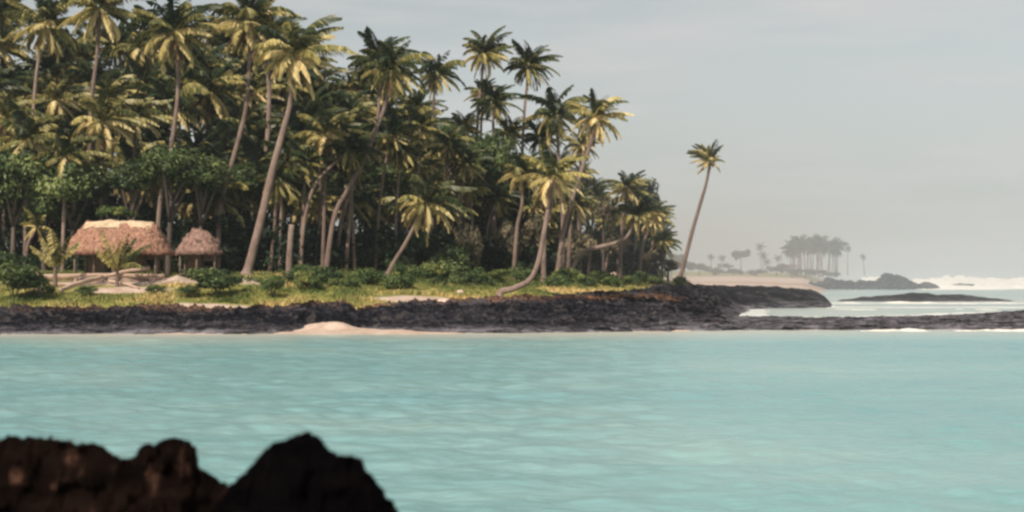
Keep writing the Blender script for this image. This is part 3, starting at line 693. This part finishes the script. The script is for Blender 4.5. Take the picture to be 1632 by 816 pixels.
# fill palms deep in the grove
OUT = ([-120, 0, 60, 200, 330, 480, 520, 560, 590, 650, 700, 735, 760, 800, 830, 860, 920, 950, 990, 1040, 1062],
       [-30, -10, 70, 30, 20, 45, 105, 115, 95, 120, 170, 225, 230, 215, 215, 235, 250, 290, 300, 310, 350])
used = []
def fill(n, px0, px1, ymin, ymax, Y0, Y1, grp, lab, seed, rr=(2.3, 3.2), mind=34, yellowset=(0, 1, 2, 3, 4)):
    g = np.random.default_rng(seed); made = 0; tries = 0
    while made < n and tries < 4000:
        tries += 1
        px = px0 + (px1 - px0) * g.random(); top = np.interp(px, *OUT)
        lo = max(top + 22, ymin); hi = ymax
        if hi <= lo: continue
        py = lo + (hi - lo) * g.random() ** 1.25
        if any((px - a) ** 2 + ((py - b) * 1.1) ** 2 < mind ** 2 for a, b in used): continue
        used.append((px, py))
        f = (py - top) / 330.0
        Y = Y1 - (Y1 - Y0) * min(1, max(0, f)) + g.normal() * 3
        b = on_ground(px - g.normal() * 16 - 5, Y)
        m = (b.x / Y * F + 816 + px) / 2 + g.normal() * 6
        pb = 445 - (b.z - H) / Y * F
        palm(lab, b, [(m, (pb + py) / 2 + 20), (px, py)], rr[0] + (rr[1] - rr[0]) * g.random(), int(g.choice(yellowset)), int(g.integers(4)) if g.random() < .85 else None, .16, .11, 1.3, 0, grp)
        made += 1
fill(80, -90, 560, -20, 330, 121, 158, 'coconut palms deep in the left grove', 'coconut palm crowded among others deep in the left half of the grove', 61, (2.7, 3.7), 27)
fill(30, 500, 800, 60, 340, 132, 162, 'coconut palms deep in the middle grove', 'coconut palm half hidden among others in the middle of the grove', 62, (2.2, 2.8))
fill(20, 830, 1058, 240, 390, 146, 176, 'coconut palms at the hazy end of the grove', 'coconut palm in the hazy thicket at the right end of the grove', 63, (2.1, 2.7), 24)

# yellow young palms low in the left grove
for k, (px, py, Y, r) in enumerate([(165, 195, 119, 3.2), (45, 225, 118, 3.0), (105, 250, 117, 2.6), (215, 190, 121, 2.6), (520, 215, 121, 2.6), (10, 190, 120, 2.8)]):
    palm(['low palm with bright ochre fronds above the bushes behind the hut', 'ochre palm crown at the far left edge above the dark bushes', 'yellowing palm crown low between the left edge and the hut', 'golden palm crown just right of the ochre one behind the hut', 'golden low crown between the tall leaning palm and the slanting twins', 'yellow-brown palm crown cut by the left edge'][k],
         on_ground(px - 6, Y), [(px - 3, (py + 430) / 2), (px, py)], r, 5, k % 4, .17, .12, 1.3, 0, None, crown=YOUNG)

# ------------------------------------------------------------------ leafy trees, bushes
def leaf_cloud(n, centers, radii, size, g, up=.35):
    k = g.integers(len(centers), size=n)
    d = g.normal(size=(n, 3)); d /= np.linalg.norm(d, axis=1)[:, None]
    rr_ = g.random(n) ** .45
    P = centers[k] + d * rr_[:, None] * radii[k][:, None] * np.array([1, 1, .7])
    nrm = d + np.array([0, 0, up]) + g.normal(size=(n, 3)) * .5; nrm /= np.linalg.norm(nrm, axis=1)[:, None]
    u = np.cross(nrm, g.normal(size=(n, 3))); u /= np.linalg.norm(u, axis=1)[:, None] + 1e-6; v = np.cross(nrm, u)
    s = (size * (.6 + .8 * g.random(n)))[:, None]
    Vx = np.stack([P - u * s, P + v * s * .45, P + u * s, P - v * s * .45], 1).reshape(-1, 3)
    F = np.arange(4 * n).reshape(n, 4)
    return Vx, F, k
def crown_mesh(name, seed, n, nc, material, size, flat=.75, cr=.34, hollow=.5, tmul=.22, tbase=.45):
    g = np.random.default_rng(seed)
    d = g.normal(size=(nc, 3)); d[:, 2] = np.abs(d[:, 2]) * 1.1 - .55; d /= np.linalg.norm(d, axis=1)[:, None]
    d *= (.8 + .45 * g.random(nc))[:, None]; c = d * (hollow + (1 - hollow) * g.random(nc))[:, None] * np.array([.72, .72, .72 * flat]); c[:, 2] += .05
    r = cr * (.6 + .8 * g.random(nc))
    Vx, F_, k = leaf_cloud(n, c, r, size, g)
    ct = g.normal(size=nc) * tmul
    t = tbase + np.repeat(ct[k] + g.normal(size=n) * .14, 4)
    return nmesh(name, Vx, F_, [material], smooth=False, tint=np.clip(t, 0, 1))
BROAD = [crown_mesh('leafy_crown', 600 + k, 7000, 34, M['leaf'], .055) for k in range(4)]
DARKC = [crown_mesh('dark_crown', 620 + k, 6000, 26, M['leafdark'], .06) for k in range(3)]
SHRUB = [crown_mesh('shrub_crown', 640 + k, 2600, 16, M['shrub'], .075, .8, .38) for k in range(4)]
SHRUBD = [crown_mesh('shrub_dark', 650 + k, 2600, 16, M['leaf'], .08, .8, .38, tbase=.35) for k in range(3)]
SCRUB = [crown_mesh('scrub_crown', 670 + k, 2600, 18, M['scrub'], .08, .9, .36) for k in range(3)]
FARC = [crown_mesh('far_canopy', 660 + k, 1500, 18, M['farleaf'], .10, .6, .3) for k in range(2)]

def leafy(label, base, cx, cy, w, h, mesh, group=None, name='leafy_tree', Y=None, bark='barkdark', limbs=True, cat='tree'):
    """w, h: half size in metres of the crown; (cx, cy) its centre in the photograph"""
    c = ray(cx, cy, base.y) - base
    t = thing(name, label, cat, base, 0, group)
    cp = [Vector((0, 0, -.3)), Vector((c.x * .3, .1, c.z * .45)), Vector((c.x, 0, c.z))]
    cc = spline(cp, 10); VV, F4, F3, off = [], [], [], 0
    def add(c_, r_):
        nonlocal off
        Vx, f, cap = sweep(c_, r_, 7, .2, random.randint(0, 99)); VV.append(Vx); F4.append(f + off); F3.append(cap + off); off += len(Vx)
    add(cc, np.linspace(.05 * w + .12, .06, 10))
    if limbs:
        for k in range(6):
            a_ = k * 1.05 + random.random() * .5; s = cc[5 + k % 4]
            e = Vector((c.x + math.cos(a_) * w * .7, math.sin(a_) * w * .7, c.z + random.uniform(-.1, .4) * h))
            add(spline([Vector(s), (Vector(s) + e) / 2 + Vector((0, 0, .2 * h)), e], 7), np.linspace(.03 * w + .05, .02, 7))
    obj('trunk', nmesh('trunk', np.vstack(VV), [np.vstack(F4), np.vstack(F3)], [M[bark]]), t)
    cr = obj('crown', mesh, t); cr.location = c; cr.scale = (w, w * .9, h * (1.35 if name == 'leafy_tree' else 1)); cr.rotation_euler = (0, 0, random.random() * 6.28)
    return t

G2 = 'leafy trees under the palms'
leafy('broad bright green leafy tree just right of the large hut\'s roof', on_ground(268, 116), 275, 272, 3.6, 2.3, BROAD[0], G2)
leafy('dark green leafy tree above the left end of the hut', on_ground(120, 118), 110, 295, 4.0, 2.8, BROAD[1], G2)
leafy('dark leafy tree at the left edge of the grove', on_ground(20, 118), 22, 290, 3.4, 3.2, BROAD[2], G2)
leafy('wide bright leafy tree over the gap between the two huts', on_ground(318, 117), 322, 285, 2.6, 1.7, BROAD[2], G2)
leafy('green leafy tree directly above the middle of the large hut', on_ground(205, 118), 212, 288, 2.6, 1.8, BROAD[1], G2)
leafy('olive leafy tree at the grove\'s left, between the edge and the hut', on_ground(70, 119), 66, 330, 2.6, 2.2, BROAD[3], G2)
leafy('green leafy tree low between the small hut and the tall leaning palm', on_ground(372, 122), 385, 295, 2.6, 1.8, BROAD[3], G2)
leafy('green leafy tree behind the twin slanting palms', on_ground(640, 134), 640, 285, 3.4, 2.2, BROAD[0], G2)
leafy('tall dark green leafy tree below the skyline pair of palms', on_ground(785, 145), 780, 262, 3.4, 3.6, BROAD[1], G2)
leafy('dark leafy tree at the seaward end of the grove', on_ground(1040, 162), 1044, 395, 2.1, 1.6, DARKC[0], G2)
leafy('round dark leafy crown highest at the seaward end of the grove', on_ground(1030, 165), 1028, 318, 2.4, 2.3, DARKC[1], G2)
leafy('dark leafy tree filling the gap right of the skyline pair', on_ground(845, 150), 850, 320, 3.0, 3.0, DARKC[2], G2)
leafy('leafy tree left of the highest skyline palm, at its foot', on_ground(722, 146), 720, 235, 2.6, 2.4, BROAD[3], G2)
leafy('bright leafy sapling showing over the ridge of the large hut', on_ground(178, 113.5), 182, 342, 1.6, .8, SHRUB[0], G2)

for k, (px, cy, w_, h_, Y, lab) in enumerate([
    (745, 392, 1.5, 3.6, 131, 'column of brown dry creeper left of the curved palm'), (850, 380, 1.8, 3.4, 141, 'brown scrubby tree behind the curved trunk'),
    (925, 398, 2.0, 2.4, 147, 'pinkish dry scrub above the root of the flat-lying palm'), (962, 335, 1.7, 2.6, 152, 'brown hazy tree right of the leaning tall palm'),
    (985, 395, 2.0, 1.9, 152, 'dry pinkish scrub above the flat-lying palm'), (1038, 415, 2.0, 1.7, 158, 'grey-brown scrub at the foot of the last palms'),
    (925, 300, 1.8, 2.4, 154, 'brown leafy tree just below the leaning tall palm'), (806, 392, 1.6, 3.2, 138, 'dull brown scrub left of the curved trunk'),
    (1065, 425, 1.8, 1.2, 166, 'low pale scrub between the grove and the lone palm')]):
    leafy(lab, on_ground(px, Y), px, cy, w_, h_, SCRUB[k % 3], 'dry scrub among the palms', name='scrub_tree', limbs=False)
# darker wood behind, tree by tree
g = np.random.default_rng(71)
for k in range(45):
    px = -100 + 26.0 * k + g.normal() * 8
    top = np.interp(px, *OUT)
    Y = 150 + 16 * g.random() + (8 if px > 850 else 0)
    py = max(top + 105, 130 if px < 480 else 165) + 45 * g.random() if k % 3 else 300 + 30 * g.random()
    if px > 960: py = 372 + 20 * g.random()
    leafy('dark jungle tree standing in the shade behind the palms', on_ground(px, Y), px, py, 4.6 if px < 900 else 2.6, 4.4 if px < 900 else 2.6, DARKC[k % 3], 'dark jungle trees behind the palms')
# undergrowth, a mass nobody could count
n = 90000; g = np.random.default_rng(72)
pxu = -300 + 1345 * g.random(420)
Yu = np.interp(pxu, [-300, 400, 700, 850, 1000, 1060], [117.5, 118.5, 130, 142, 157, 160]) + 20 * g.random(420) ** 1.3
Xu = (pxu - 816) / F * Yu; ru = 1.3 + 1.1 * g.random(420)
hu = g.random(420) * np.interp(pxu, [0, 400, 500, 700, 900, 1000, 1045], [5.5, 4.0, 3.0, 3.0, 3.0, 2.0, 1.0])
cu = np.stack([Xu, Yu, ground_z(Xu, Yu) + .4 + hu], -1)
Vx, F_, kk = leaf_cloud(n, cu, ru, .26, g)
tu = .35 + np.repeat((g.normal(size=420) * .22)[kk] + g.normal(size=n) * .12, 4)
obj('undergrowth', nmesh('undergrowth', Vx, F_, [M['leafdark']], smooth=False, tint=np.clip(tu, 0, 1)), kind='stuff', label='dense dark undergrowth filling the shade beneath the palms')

# bushes, each a thing
def shrub(label, px, py, w, h, mesh, group=None, dy=0):
    b = hit(px, py + h / 2 * 0); b = on_ground(px, b.y + dy)
    t = thing('shrub', label, 'shrub', b, 0, group)
    VV, F4, F3, off = [], [], [], 0
    for k in range(5):
        a_ = k * 1.3 + random.random(); e = Vector((math.cos(a_) * w * .5, math.sin(a_) * w * .5, h * .9))
        Vx, f, cap = sweep(spline([Vector((0, 0, -.1)), e * .5 + Vector((0, 0, .1)), e], 5), np.linspace(.04, .012, 5), 5)
        VV.append(Vx); F4.append(f + off); F3.append(cap + off); off += len(Vx)
    obj('stem', nmesh('stem', np.vstack(VV), [np.vstack(F4), np.vstack(F3)], [M['barkdark']]), t)
    c = obj('foliage', mesh, t); c.location = (0, 0, h * .62); c.scale = (w, w * .9, h * .85); c.rotation_euler = (0, 0, random.random() * 6.28)
    return t
SH = [
    (22, 478, 2.2, 1.9, 1, 'dark bushy shrub on the lava lip at the left edge'),
    (60, 478, 1.2, 1.1, 1, 'dark low shrub around the small grey stone'),
    (345, 472, 2.2, 1.4, 1, 'grey-green spreading shrub left of the flared palm root'),
    (300, 474, .9, .6, 0, 'small light shrub on the grass below the sand heap'),
    (435, 474, .9, 1.0, 0, 'small upright green shrub right of the flared palm root'),
    (368, 428, 1.2, 1.2, 1, 'leafy green bush beside the small hut'),
    (345, 430, .8, .8, 0, 'light green bush at the small hut\'s right corner'),
    (430, 436, 1.1, .9, 0, 'bright yellow-green bush right behind the flared palm root'),
    (470, 444, 1.1, .5, 0, 'low yellow-green bush at the foot of the broken trunk'),
    (540, 420, 2.7, 3.4, 1, 'big round dark bush below the slanting twin palms'),
    (508, 426, 1.6, 2.2, 1, 'dark bush at the left side of the big round one'),
    (578, 436, 1.7, 1.9, 1, 'dark green bush left of the short leaning palm'),
    (640, 440, 1.3, 1.2, 1, 'grey-green bush behind the short leaning palm'),
    (665, 448, 1.2, .9, 0, 'low green bush right of the short leaning palm\'s foot'),
    (700, 450, 1.3, 1.0, 1, 'low dark bush left of the bright grass gap'),
    (722, 452, 2.0, 2.2, 1, 'dark green bush above the sand strip'),
    (760, 458, 1.3, 1.1, 0, 'grey-green bush left of the curved palm\'s root'),
    (815, 440, 1.7, 1.7, 1, 'rounded green bush left of the curved trunk'),
    (790, 448, 1.2, .9, 0, 'light bush above the curved palm\'s root'),
    (848, 432, 1.3, 1.0, 1, 'green bush behind the bend of the curved palm'),
    (880, 440, 1.5, 1.3, 0, 'soft green bush right of the curved trunk'),
    (897, 457, 1.0, 1.2, 1, 'dark pointed bush near the grass edge right of the curved palm'),
    (930, 438, 2.2, 1.6, 1, 'wide dark green bush under the flat-lying palm'),
    (955, 448, 1.2, .9, 0, 'light green low bush left of the pink boulder'),
    (905, 435, 1.4, 1.2, 0, 'pale green bush beneath the root of the flat-lying palm'),
    (1000, 436, 1.7, 1.7, 0, 'greyish scrub bush right behind the pink boulder'),
    (1020, 456, 1.2, 1.2, 1, 'dark green bush at the right end of the grass'),
    (1040, 458, 1.0, .9, 1, 'small dark bush furthest along the grass towards the lone palm'),
    (1085, 459, .9, .9, 1, 'small leafy bush at the foot of the lone palm'),
    (1050, 440, 1.5, 1.4, 0, 'misty scrub bush between the grove and the lone palm'),
    (140, 472, 1.0, .5, 0, 'low grassy shrub below the crossed logs'),
    (250, 470, .9, .5, 0, 'low olive shrub right of the crossed logs'),
    (15, 446, 1.5, 1.5, 1, 'dark bush at the left edge behind the log'),
    (105, 432, 1.0, 1.3, 0, 'yellow-green bush against the left wall of the hut'),
]
for k, (px, py, w_, h_, dk, lab) in enumerate(SH):
    shrub(lab, px, py, w_ * 1.05, h_ * (1.2 if px < 480 else 1.0), SHRUBD[k % 3] if dk else SHRUB[k % 4], 'shrubs between the grove and the shore')
g = np.random.default_rng(77)
for k in range(46):
    px = 440 + 620 * g.random(); e = float(np.interp(px, GC, [p[4][0] for p in GP])); b = on_ground(px, e - 1 + 11 * g.random())
    t = thing('shrub', 'low bush in the belt of scrub in front of the palm trunks', 'shrub', b, 0, 'scrub belt bushes')
    s = .4 + 1.15 * g.random() ** 1.5; c = obj('foliage', (SHRUBD + SHRUB)[k % 7], t); c.location = (0, 0, s * .45); c.scale = (s * (.8 + .6 * g.random()), s, s * (.6 + .5 * g.random())); c.rotation_euler = (0, 0, g.random() * 6)
    Vx, f, cap = sweep([Vector((0, 0, -.1)), Vector((.03, 0, s * .3)), Vector((0, .05, s * .6))], [.05, .04, .02], 5); obj('stem', nmesh('stem', Vx, [f, cap], [M['barkdark']]), t)

# grass and creeping ground cover
n = 120000; g = np.random.default_rng(73)
pg = -60 + 1160 * g.random(n); e0 = np.interp(pg, GC, [p[3][0] for p in GP]); e1 = np.interp(pg, GC, [p[5][0] for p in GP]) + 8
Yq = e0 - .8 + (e1 - e0) * g.random(n); Xq = (pg - 816) / F * Yq
mk = fbm(Xq * .35, Yq * .35, seed=31) * 2.2 + (Yq - e0) + .6
sp_ = np.maximum.reduce([1.3 * np.exp(-((pg - 170) / 110) ** 2 - ((Yq - 104) / 3.0) ** 2), np.exp(-((pg - 695) / 95) ** 2 - ((Yq - 101.5) / 2.6) ** 2) * 1.5, np.exp(-((pg - 180) / 150) ** 2 - ((Yq - 108.5) / 2.5) ** 2) * 1.5,
    np.exp(-((pg - 320) / 95) ** 2 - ((Yq - 97.0) / 1.5) ** 2) * 1.5, np.exp(-((pg - 400) / 35) ** 2 - ((Yq - 107) / 3) ** 2) * 1.3])
clump = fbm(Xq * .55, Yq * .4, seed=74)
ok = (mk > .3) & (sp_ + .35 * clump < .5) & (g.random(n) < .55 + clump * .9)
Xq, Yq, clump = Xq[ok], Yq[ok], clump[ok]; m_ = len(Xq)
Zq = ground_z(Xq, Yq); hh = (.10 + .28 * np.clip(.35 + clump, 0, 1)) * (.6 + .7 * g.random(m_)); a_ = g.random(m_) * 6.28; ww = .05 + .05 * g.random(m_)
lx, ly = g.normal(size=m_) * .12, g.normal(size=m_) * .12
Vx = np.stack([np.stack([Xq - np.cos(a_) * ww, Yq - np.sin(a_) * ww, Zq - .03], -1), np.stack([Xq + np.cos(a_) * ww, Yq + np.sin(a_) * ww, Zq - .03], -1), np.stack([Xq + lx, Yq + ly, Zq + hh], -1)], 1).reshape(-1, 3)
tq = .50 - .95 * fbm(Xq * .25, Yq * .3, seed=75) - .5 * np.clip(clump, 0, 1) + .12 * g.normal(size=m_)
obj('grass', nmesh('grass', Vx, np.arange(3 * m_).reshape(m_, 3), [M['grass']], smooth=False, tint=np.repeat(np.clip(tq, 0, 1), 3)), kind='stuff', label='low sunlit grass and creepers along the top of the lava shelf')

# low creepers and broad-leaved ground cover knitting the bushes together
g = np.random.default_rng(78); nc_ = 1500
pc = -40 + 1120 * g.random(nc_); ea = np.interp(pc, GC, [p[4][0] for p in GP]); eb = np.interp(pc, GC, [p[5][0] for p in GP])
Yc = ea + (eb + 4 - ea) * g.random(nc_) ** .6 - 3 * g.random(nc_) ** 2; Xc = (pc - 816) / F * Yc
dens = fbm(Xc * .22, Yc * .3, seed=79) + .25 * (pc > 470) - 1.1 * np.exp(-((pc - 190) / 130) ** 4)
kp = dens > -.08; Xc, Yc, dens, pc = Xc[kp], Yc[kp], dens[kp], pc[kp]; nc_ = len(Xc)
rc = .28 + .5 * g.random(nc_) * np.clip(.5 + dens, .3, 1.2); cc_ = np.stack([Xc, Yc, ground_z(Xc, Yc) + rc * .25], -1)
Vx, F_, kk = leaf_cloud(60000, cc_, rc * 1.3, .085, g, .8)
tc_ = .55 + np.repeat((fbm(Xc * .3, Yc * .3, seed=80) * .7 + g.normal(size=nc_) * .10)[kk] + g.normal(size=60000) * .12, 4)
obj('creepers', nmesh('creepers', Vx, F_, [M['shrub']], smooth=False, tint=np.clip(tc_, 0, 1)), kind='stuff', label='low tangled green creepers between the grass and the palm trunks')

# ------------------------------------------------------------------ huts
def hut(name, label, px, Y, eave_w, depth, ridge_w, z_eave, z_ridge, thatch, ridge_m, seed, nposts=5, tilt=0.0):
    b = on_ground(px, Y); t = thing(name, label, 'hut', b, tilt)
    g = np.random.default_rng(seed)
    # thatched roof: rings from the eave to the ridge, round ended
    na, nr = 160, 34; a_ = np.linspace(0, 2 * np.pi, na, endpoint=False)
    def ring(f):
        hw = eave_w / 2 * (1 - f) + ridge_w / 2 * f; hd = depth / 2 * (1 - f) ** .85 + .06 * f
        p_ = 2.0 / (3.4 - 1.0 * (1 - f))
        return np.sign(np.cos(a_)) * np.abs(np.cos(a_)) ** p_ * hw, np.sign(np.sin(a_)) * np.abs(np.sin(a_)) ** p_ * hd
    V_ = []
    for i in range(nr):
        f = i / (nr - 1); x, y = ring(f); bulge = .14 * math.sin(math.pi * f)
        step = .035 * ((f * 7) % 1)
        jag = fbm(x * 1.3 + seed, y * 1.3, np.full_like(x, f * 6), seed=seed) * .30 + g.normal(size=na) * .04
        z = np.full(na, z_eave + (z_ridge - z_eave) * f ** .94) + bulge + jag * .7 - step + (-.10 * np.abs(g.normal(size=na)) if i == 0 else 0)
        k_ = 1 + jag * .10
        V_.append(np.stack([x * k_, y * k_, z], -1))
    # underside
    for i in (0, 10, 20, 30):
        f = i / (nr - 1); x, y = ring(f); V_.append(np.stack([x * .97, y * .96, np.full(na, z_eave + (z_ridge - z_eave) * f - .14)], -1))
    Vr = np.vstack(V_); f1 = grid_faces(nr, na, True); f2 = grid_faces(4, na, True)[:, ::-1] + nr * na
    j = np.arange(na); j2 = (j + 1) % na; seam = np.stack([j, nr * na + j, nr * na + j2, j2], -1)
    rf = obj('roof', nmesh('roof', Vr, np.vstack([f1, f2, seam]), [thatch]), t)
    # loose thatch strands hanging at the eave
    ns = 900; k_ = g.integers(na, size=ns); x, y = ring(0); X0, Y0 = x[k_] * .99, y[k_] * .99
    l_ = .10 + .25 * g.random(ns); dx = g.normal(size=ns) * .05; w2 = .025
    q = np.stack([np.stack([X0 - w2, Y0, np.full(ns, z_eave + .10)], -1), np.stack([X0 + w2, Y0 - w2, np.full(ns, z_eave + .10)], -1), np.stack([X0 * 1.01 + dx, Y0 * 1.01, z_eave - l_ * .8], -1)], 1).reshape(-1, 3)
    obj('eave_fringe', nmesh('eave_fringe', q, np.arange(3 * ns).reshape(ns, 3), [thatch], smooth=False), rf)
    if ridge_m:
        nx_, ny_ = 50, 12; u = np.linspace(-1, 1, nx_); v = np.linspace(-1, 1, ny_); U, W = np.meshgrid(u, v)
        zz = z_ridge + .20 - .55 * np.abs(W) ** 1.4 + .12 * fbm(U * 4, W * 2, seed=seed + 3) - .22 * np.abs(U) ** 5 - .05 * (1 - U * U)
        top = np.stack([U * (ridge_w / 2 + .12 - .1 * np.abs(W)), W * (.80 + .12 * fbm(U * 7, U * 0, seed=seed + 5)), zz], -1).reshape(-1, 3)
        bot = top - np.array([0, 0, .09])
        n_ = len(top); fa = grid_faces(ny_, nx_); 
        e1_ = np.arange(nx_ - 1); fr_ = np.stack([e1_, e1_ + n_, e1_ + 1 + n_, e1_ + 1], -1); lb = (ny_ - 1) * nx_
        bk = np.stack([lb + e1_ + 1, lb + e1_ + 1 + n_, lb + e1_ + n_, lb + e1_], -1)
        obj('ridge_cap', nmesh('ridge_cap', np.vstack([top, bot]), np.vstack([fa, fa[:, ::-1] + n_, fr_, bk]), [ridge_m]), t, label='pale woven ridge cover')
    # stone platform
    pa = np.linspace(0, 2 * np.pi, 60, endpoint=False); pz = [(-.5, 1.0), (.12, 1.0), (.25, .96), (.25, .0)]
    Vp = np.vstack([np.stack([np.sign(np.cos(pa)) * np.abs(np.cos(pa)) ** .6 * eave_w * .42 * s * (1 + .02 * fbm(pa * 5, pa * 0 + z_, seed=2)), np.sign(np.sin(pa)) * np.abs(np.sin(pa)) ** .6 * depth * .42 * s, np.full(60, z_)], -1) for z_, s in pz])
    obj('platform', nmesh('platform', Vp, grid_faces(4, 60, True), [M['stone']], smooth=False), t)
    for k in range(nposts):
        for s in (-1, 1):
            x = (k / (nposts - 1) - .5) * eave_w * .74; y = s * depth * .36 * (1 - .25 * abs(k / (nposts - 1) - .5) * 2)
            Vx, f, cap = sweep([Vector((x, y, 0)), Vector((x + .02, y, z_eave * .5)), Vector((x, y, z_eave + .35))], [.085, .08, .075], 8)
            obj('post', nmesh('post', Vx, [f, cap], [M['post']]), t)
    # rolled and hanging blinds between some posts, at the back
    for k in range(nposts - 1):
        x0 = (k / (nposts - 1) - .5) * eave_w * .74 + .1; x1 = ((k + 1) / (nposts - 1) - .5) * eave_w * .74 - .1
        drop = [1.0, .55, .95, .4, .9, .7][k % 6] * (z_eave - .3)
        u = np.linspace(x0, x1, 6); zt = z_eave + .2
        A_ = np.stack([u, np.full(6, depth * .33) + .02 * np.sin(u * 9), np.full(6, zt)], -1); B_ = A_ - np.array([0, 0, drop])
        Q = np.vstack([A_, B_, A_ + [0, .03, 0], B_ + [0, .03, 0]])
        f = np.vstack([grid_faces(2, 6), grid_faces(2, 6)[:, ::-1] + 12])
        obj('blind', nmesh('blind', Q, f, [M['mat']], smooth=False), t)
    return t
hut('thatched_hut', 'large open thatched hut with a reddish roof and pale ridge', 191, 110.5, 8.0, 5.2, 4.9, 2.05, 4.30, M['thatch'], M['ridge'], 5)
hut('thatched_hut', 'small hut with ragged brown thatch standing in shade right of the large hut', 318, 115.5, 3.6, 3.2, 1.1, 1.9, 3.65, M['thatchold'], None, 9, 3)

# driftwood logs
def log(label, a, b, r0, r1, seed, bow=.08):
    A_, B_ = Vector(a), Vector(b); mid = (A_ + B_) / 2 + Vector((0, 0, bow))
    c = spline([A_, A_.lerp(mid, .6), mid, mid.lerp(B_, .5), B_], 18); base = Vector((A_.x, A_.y, A_.z))
    c = [Vector(p) - base for p in c]
    Vx, f, cap = sweep(c, np.linspace(r0, r1, 18), 10, .3, seed)
    o = obj('driftwood_log', nmesh('driftwood_log', Vx, [f, cap], [M['driftwood']])); o.location = base; o['label'] = label; o['category'] = 'log'; o['group'] = 'driftwood logs before the hut'
def gp(px, py, dz=.12): p = hit(px, py); return (p.x, p.y, p.z + dz)
log('long low pale driftwood log lying on the sand before the large hut', gp(60, 449, .34), gp(262, 448, .34), .19, .14, 1)
log('thick pale end of a driftwood log at the far left of the sand', gp(18, 446, .36), gp(62, 447, .32), .22, .19, 2)
p0 = gp(158, 453, .45); p1 = gp(238, 448, .95)
log('pale driftwood log propped up across the long log', p0, p1, .10, .18, 3)
log('brown driftwood log slanting down towards the lava from the crossing', gp(95, 470, .3), gp(163, 453, .5), .16, .13, 4)
log('short dark branch lying right of the log crossing', gp(172, 452, .2), gp(222, 462, .1), .10, .06, 5)

# ------------------------------------------------------------------ the far coast
g = np.random.default_rng(90)
def far_palm(px, ptop, Y, r, grp='distant palms beyond the beach', lab='tiny hazy palm on the distant coast'):
    zb = float(np.interp(Y, [250, 285, 330, 420, 560, 700, 1100], [-.8, 1.2, 1.5, 2.6, 4.0, 6.5, 9]))
    b = Vector(((px - 816) / F * Y, Y, zb)); top = ray(px + g.normal() * 2, ptop, Y) - b
    t = thing('distant_palm', lab, 'palm tree', b, 0, grp)
    Vx, f, cap = sweep(spline([Vector((0, 0, -1)), top * .5 + Vector((g.normal() * .4, 0, 0)), top], 6), np.linspace(.26, .16, 6), 6)
    obj('trunk', nmesh('trunk', Vx, [f, cap], [M['bark']]), t)
    c = obj('crown', FARCROWN[int(g.integers(3))], t); c.location = top; c.scale = (r,) * 3; c.rotation_euler = (0, 0, g.random() * 6)
for k in range(27):
    f = k / 26; px = 1256 + 78 * f + g.normal() * 2
    far_palm(px, 391 + 8 * (2 * f - 1) ** 2 + g.normal() * 4, 600 + 35 * g.random(), 4.9, 'dense distant stand of palms', 'palm in the dense distant stand right of the lone palm')
for px, py, r in [(1213, 394, 3.0), (1217, 408, 3.0), (1236, 412, 2.6), (1351, 397, 2.6), (1150, 412, 2.4), (1378, 410, 2.2), (1135, 410, 2.2), (1222, 418, 2.4)]:
    far_palm(px, py, 640 + 30 * g.random(), r)
def zfar(Y): return float(np.interp(Y, [250, 285, 330, 420, 560, 700, 1100], [-.8, 1.2, 1.5, 2.6, 4.0, 6.5, 9]))
for k, (px, py, w_, h_, Y) in enumerate([(1181, 406, 4.4, 4.6, 640), (1238, 431, 5, 3.2, 600), (1205, 434, 5, 2.4, 600), (1170, 434, 5, 2.6, 600), (1140, 432, 5, 3, 600), (1115, 428, 5, 3.6, 590), (1270, 433, 5.5, 2.6, 600), (1300, 435, 5, 2.4, 600), (1325, 437, 4, 2, 600), (1092, 425, 5, 4, 580), (1070, 415, 6, 6, 560), (1155, 425, 4, 2.6, 660), (1255, 425, 4.5, 3, 650)]):
    b = Vector(((px - 816) / F * Y, Y, zfar(Y)))
    leafy(['umbrella-shaped hazy tree on the distant coast', 'hazy rounded tree in the low distant tree line'][k > 0], b, px, py, w_, h_, FARC[k % 2], 'hazy trees on the distant coast', name='distant_tree', limbs=False)

# ------------------------------------------------------------------ air
def haze_box(name, x0, x1, y0, y1, z0, z1, density, color, aniso=0.0, **kw):
    v = [(x, y, z) for x in (x0, x1) for y in (y0, y1) for z in (z0, z1)]
    f = [(0, 1, 3, 2), (4, 6, 7, 5), (0, 4, 5, 1), (2, 3, 7, 6), (0, 2, 6, 4), (1, 5, 7, 3)]
    m = bpy.data.materials.new(name); m.use_nodes = True; t = m.node_tree; t.nodes.clear()
    o_ = t.nodes.new("ShaderNodeOutputMaterial"); pv = t.nodes.new("ShaderNodeVolumePrincipled")
    pv.inputs['Color'].default_value = (*color, 1); pv.inputs['Density'].default_value = density; pv.inputs['Anisotropy'].default_value = aniso
    t.links.new(pv.outputs[0], o_.inputs['Volume'])
    return obj(name, nmesh(name, v, np.array(f), [m], smooth=False), kind='stuff', **kw)
haze_box('haze', -15500, 15500, -15500, 15500, -3, 42, 0.00016, (.79, .83, .88))
haze_box('sea_mist', 4, 2500, 128, 1500, -2.5, 34, 0.0014, (.63, .66, .71))
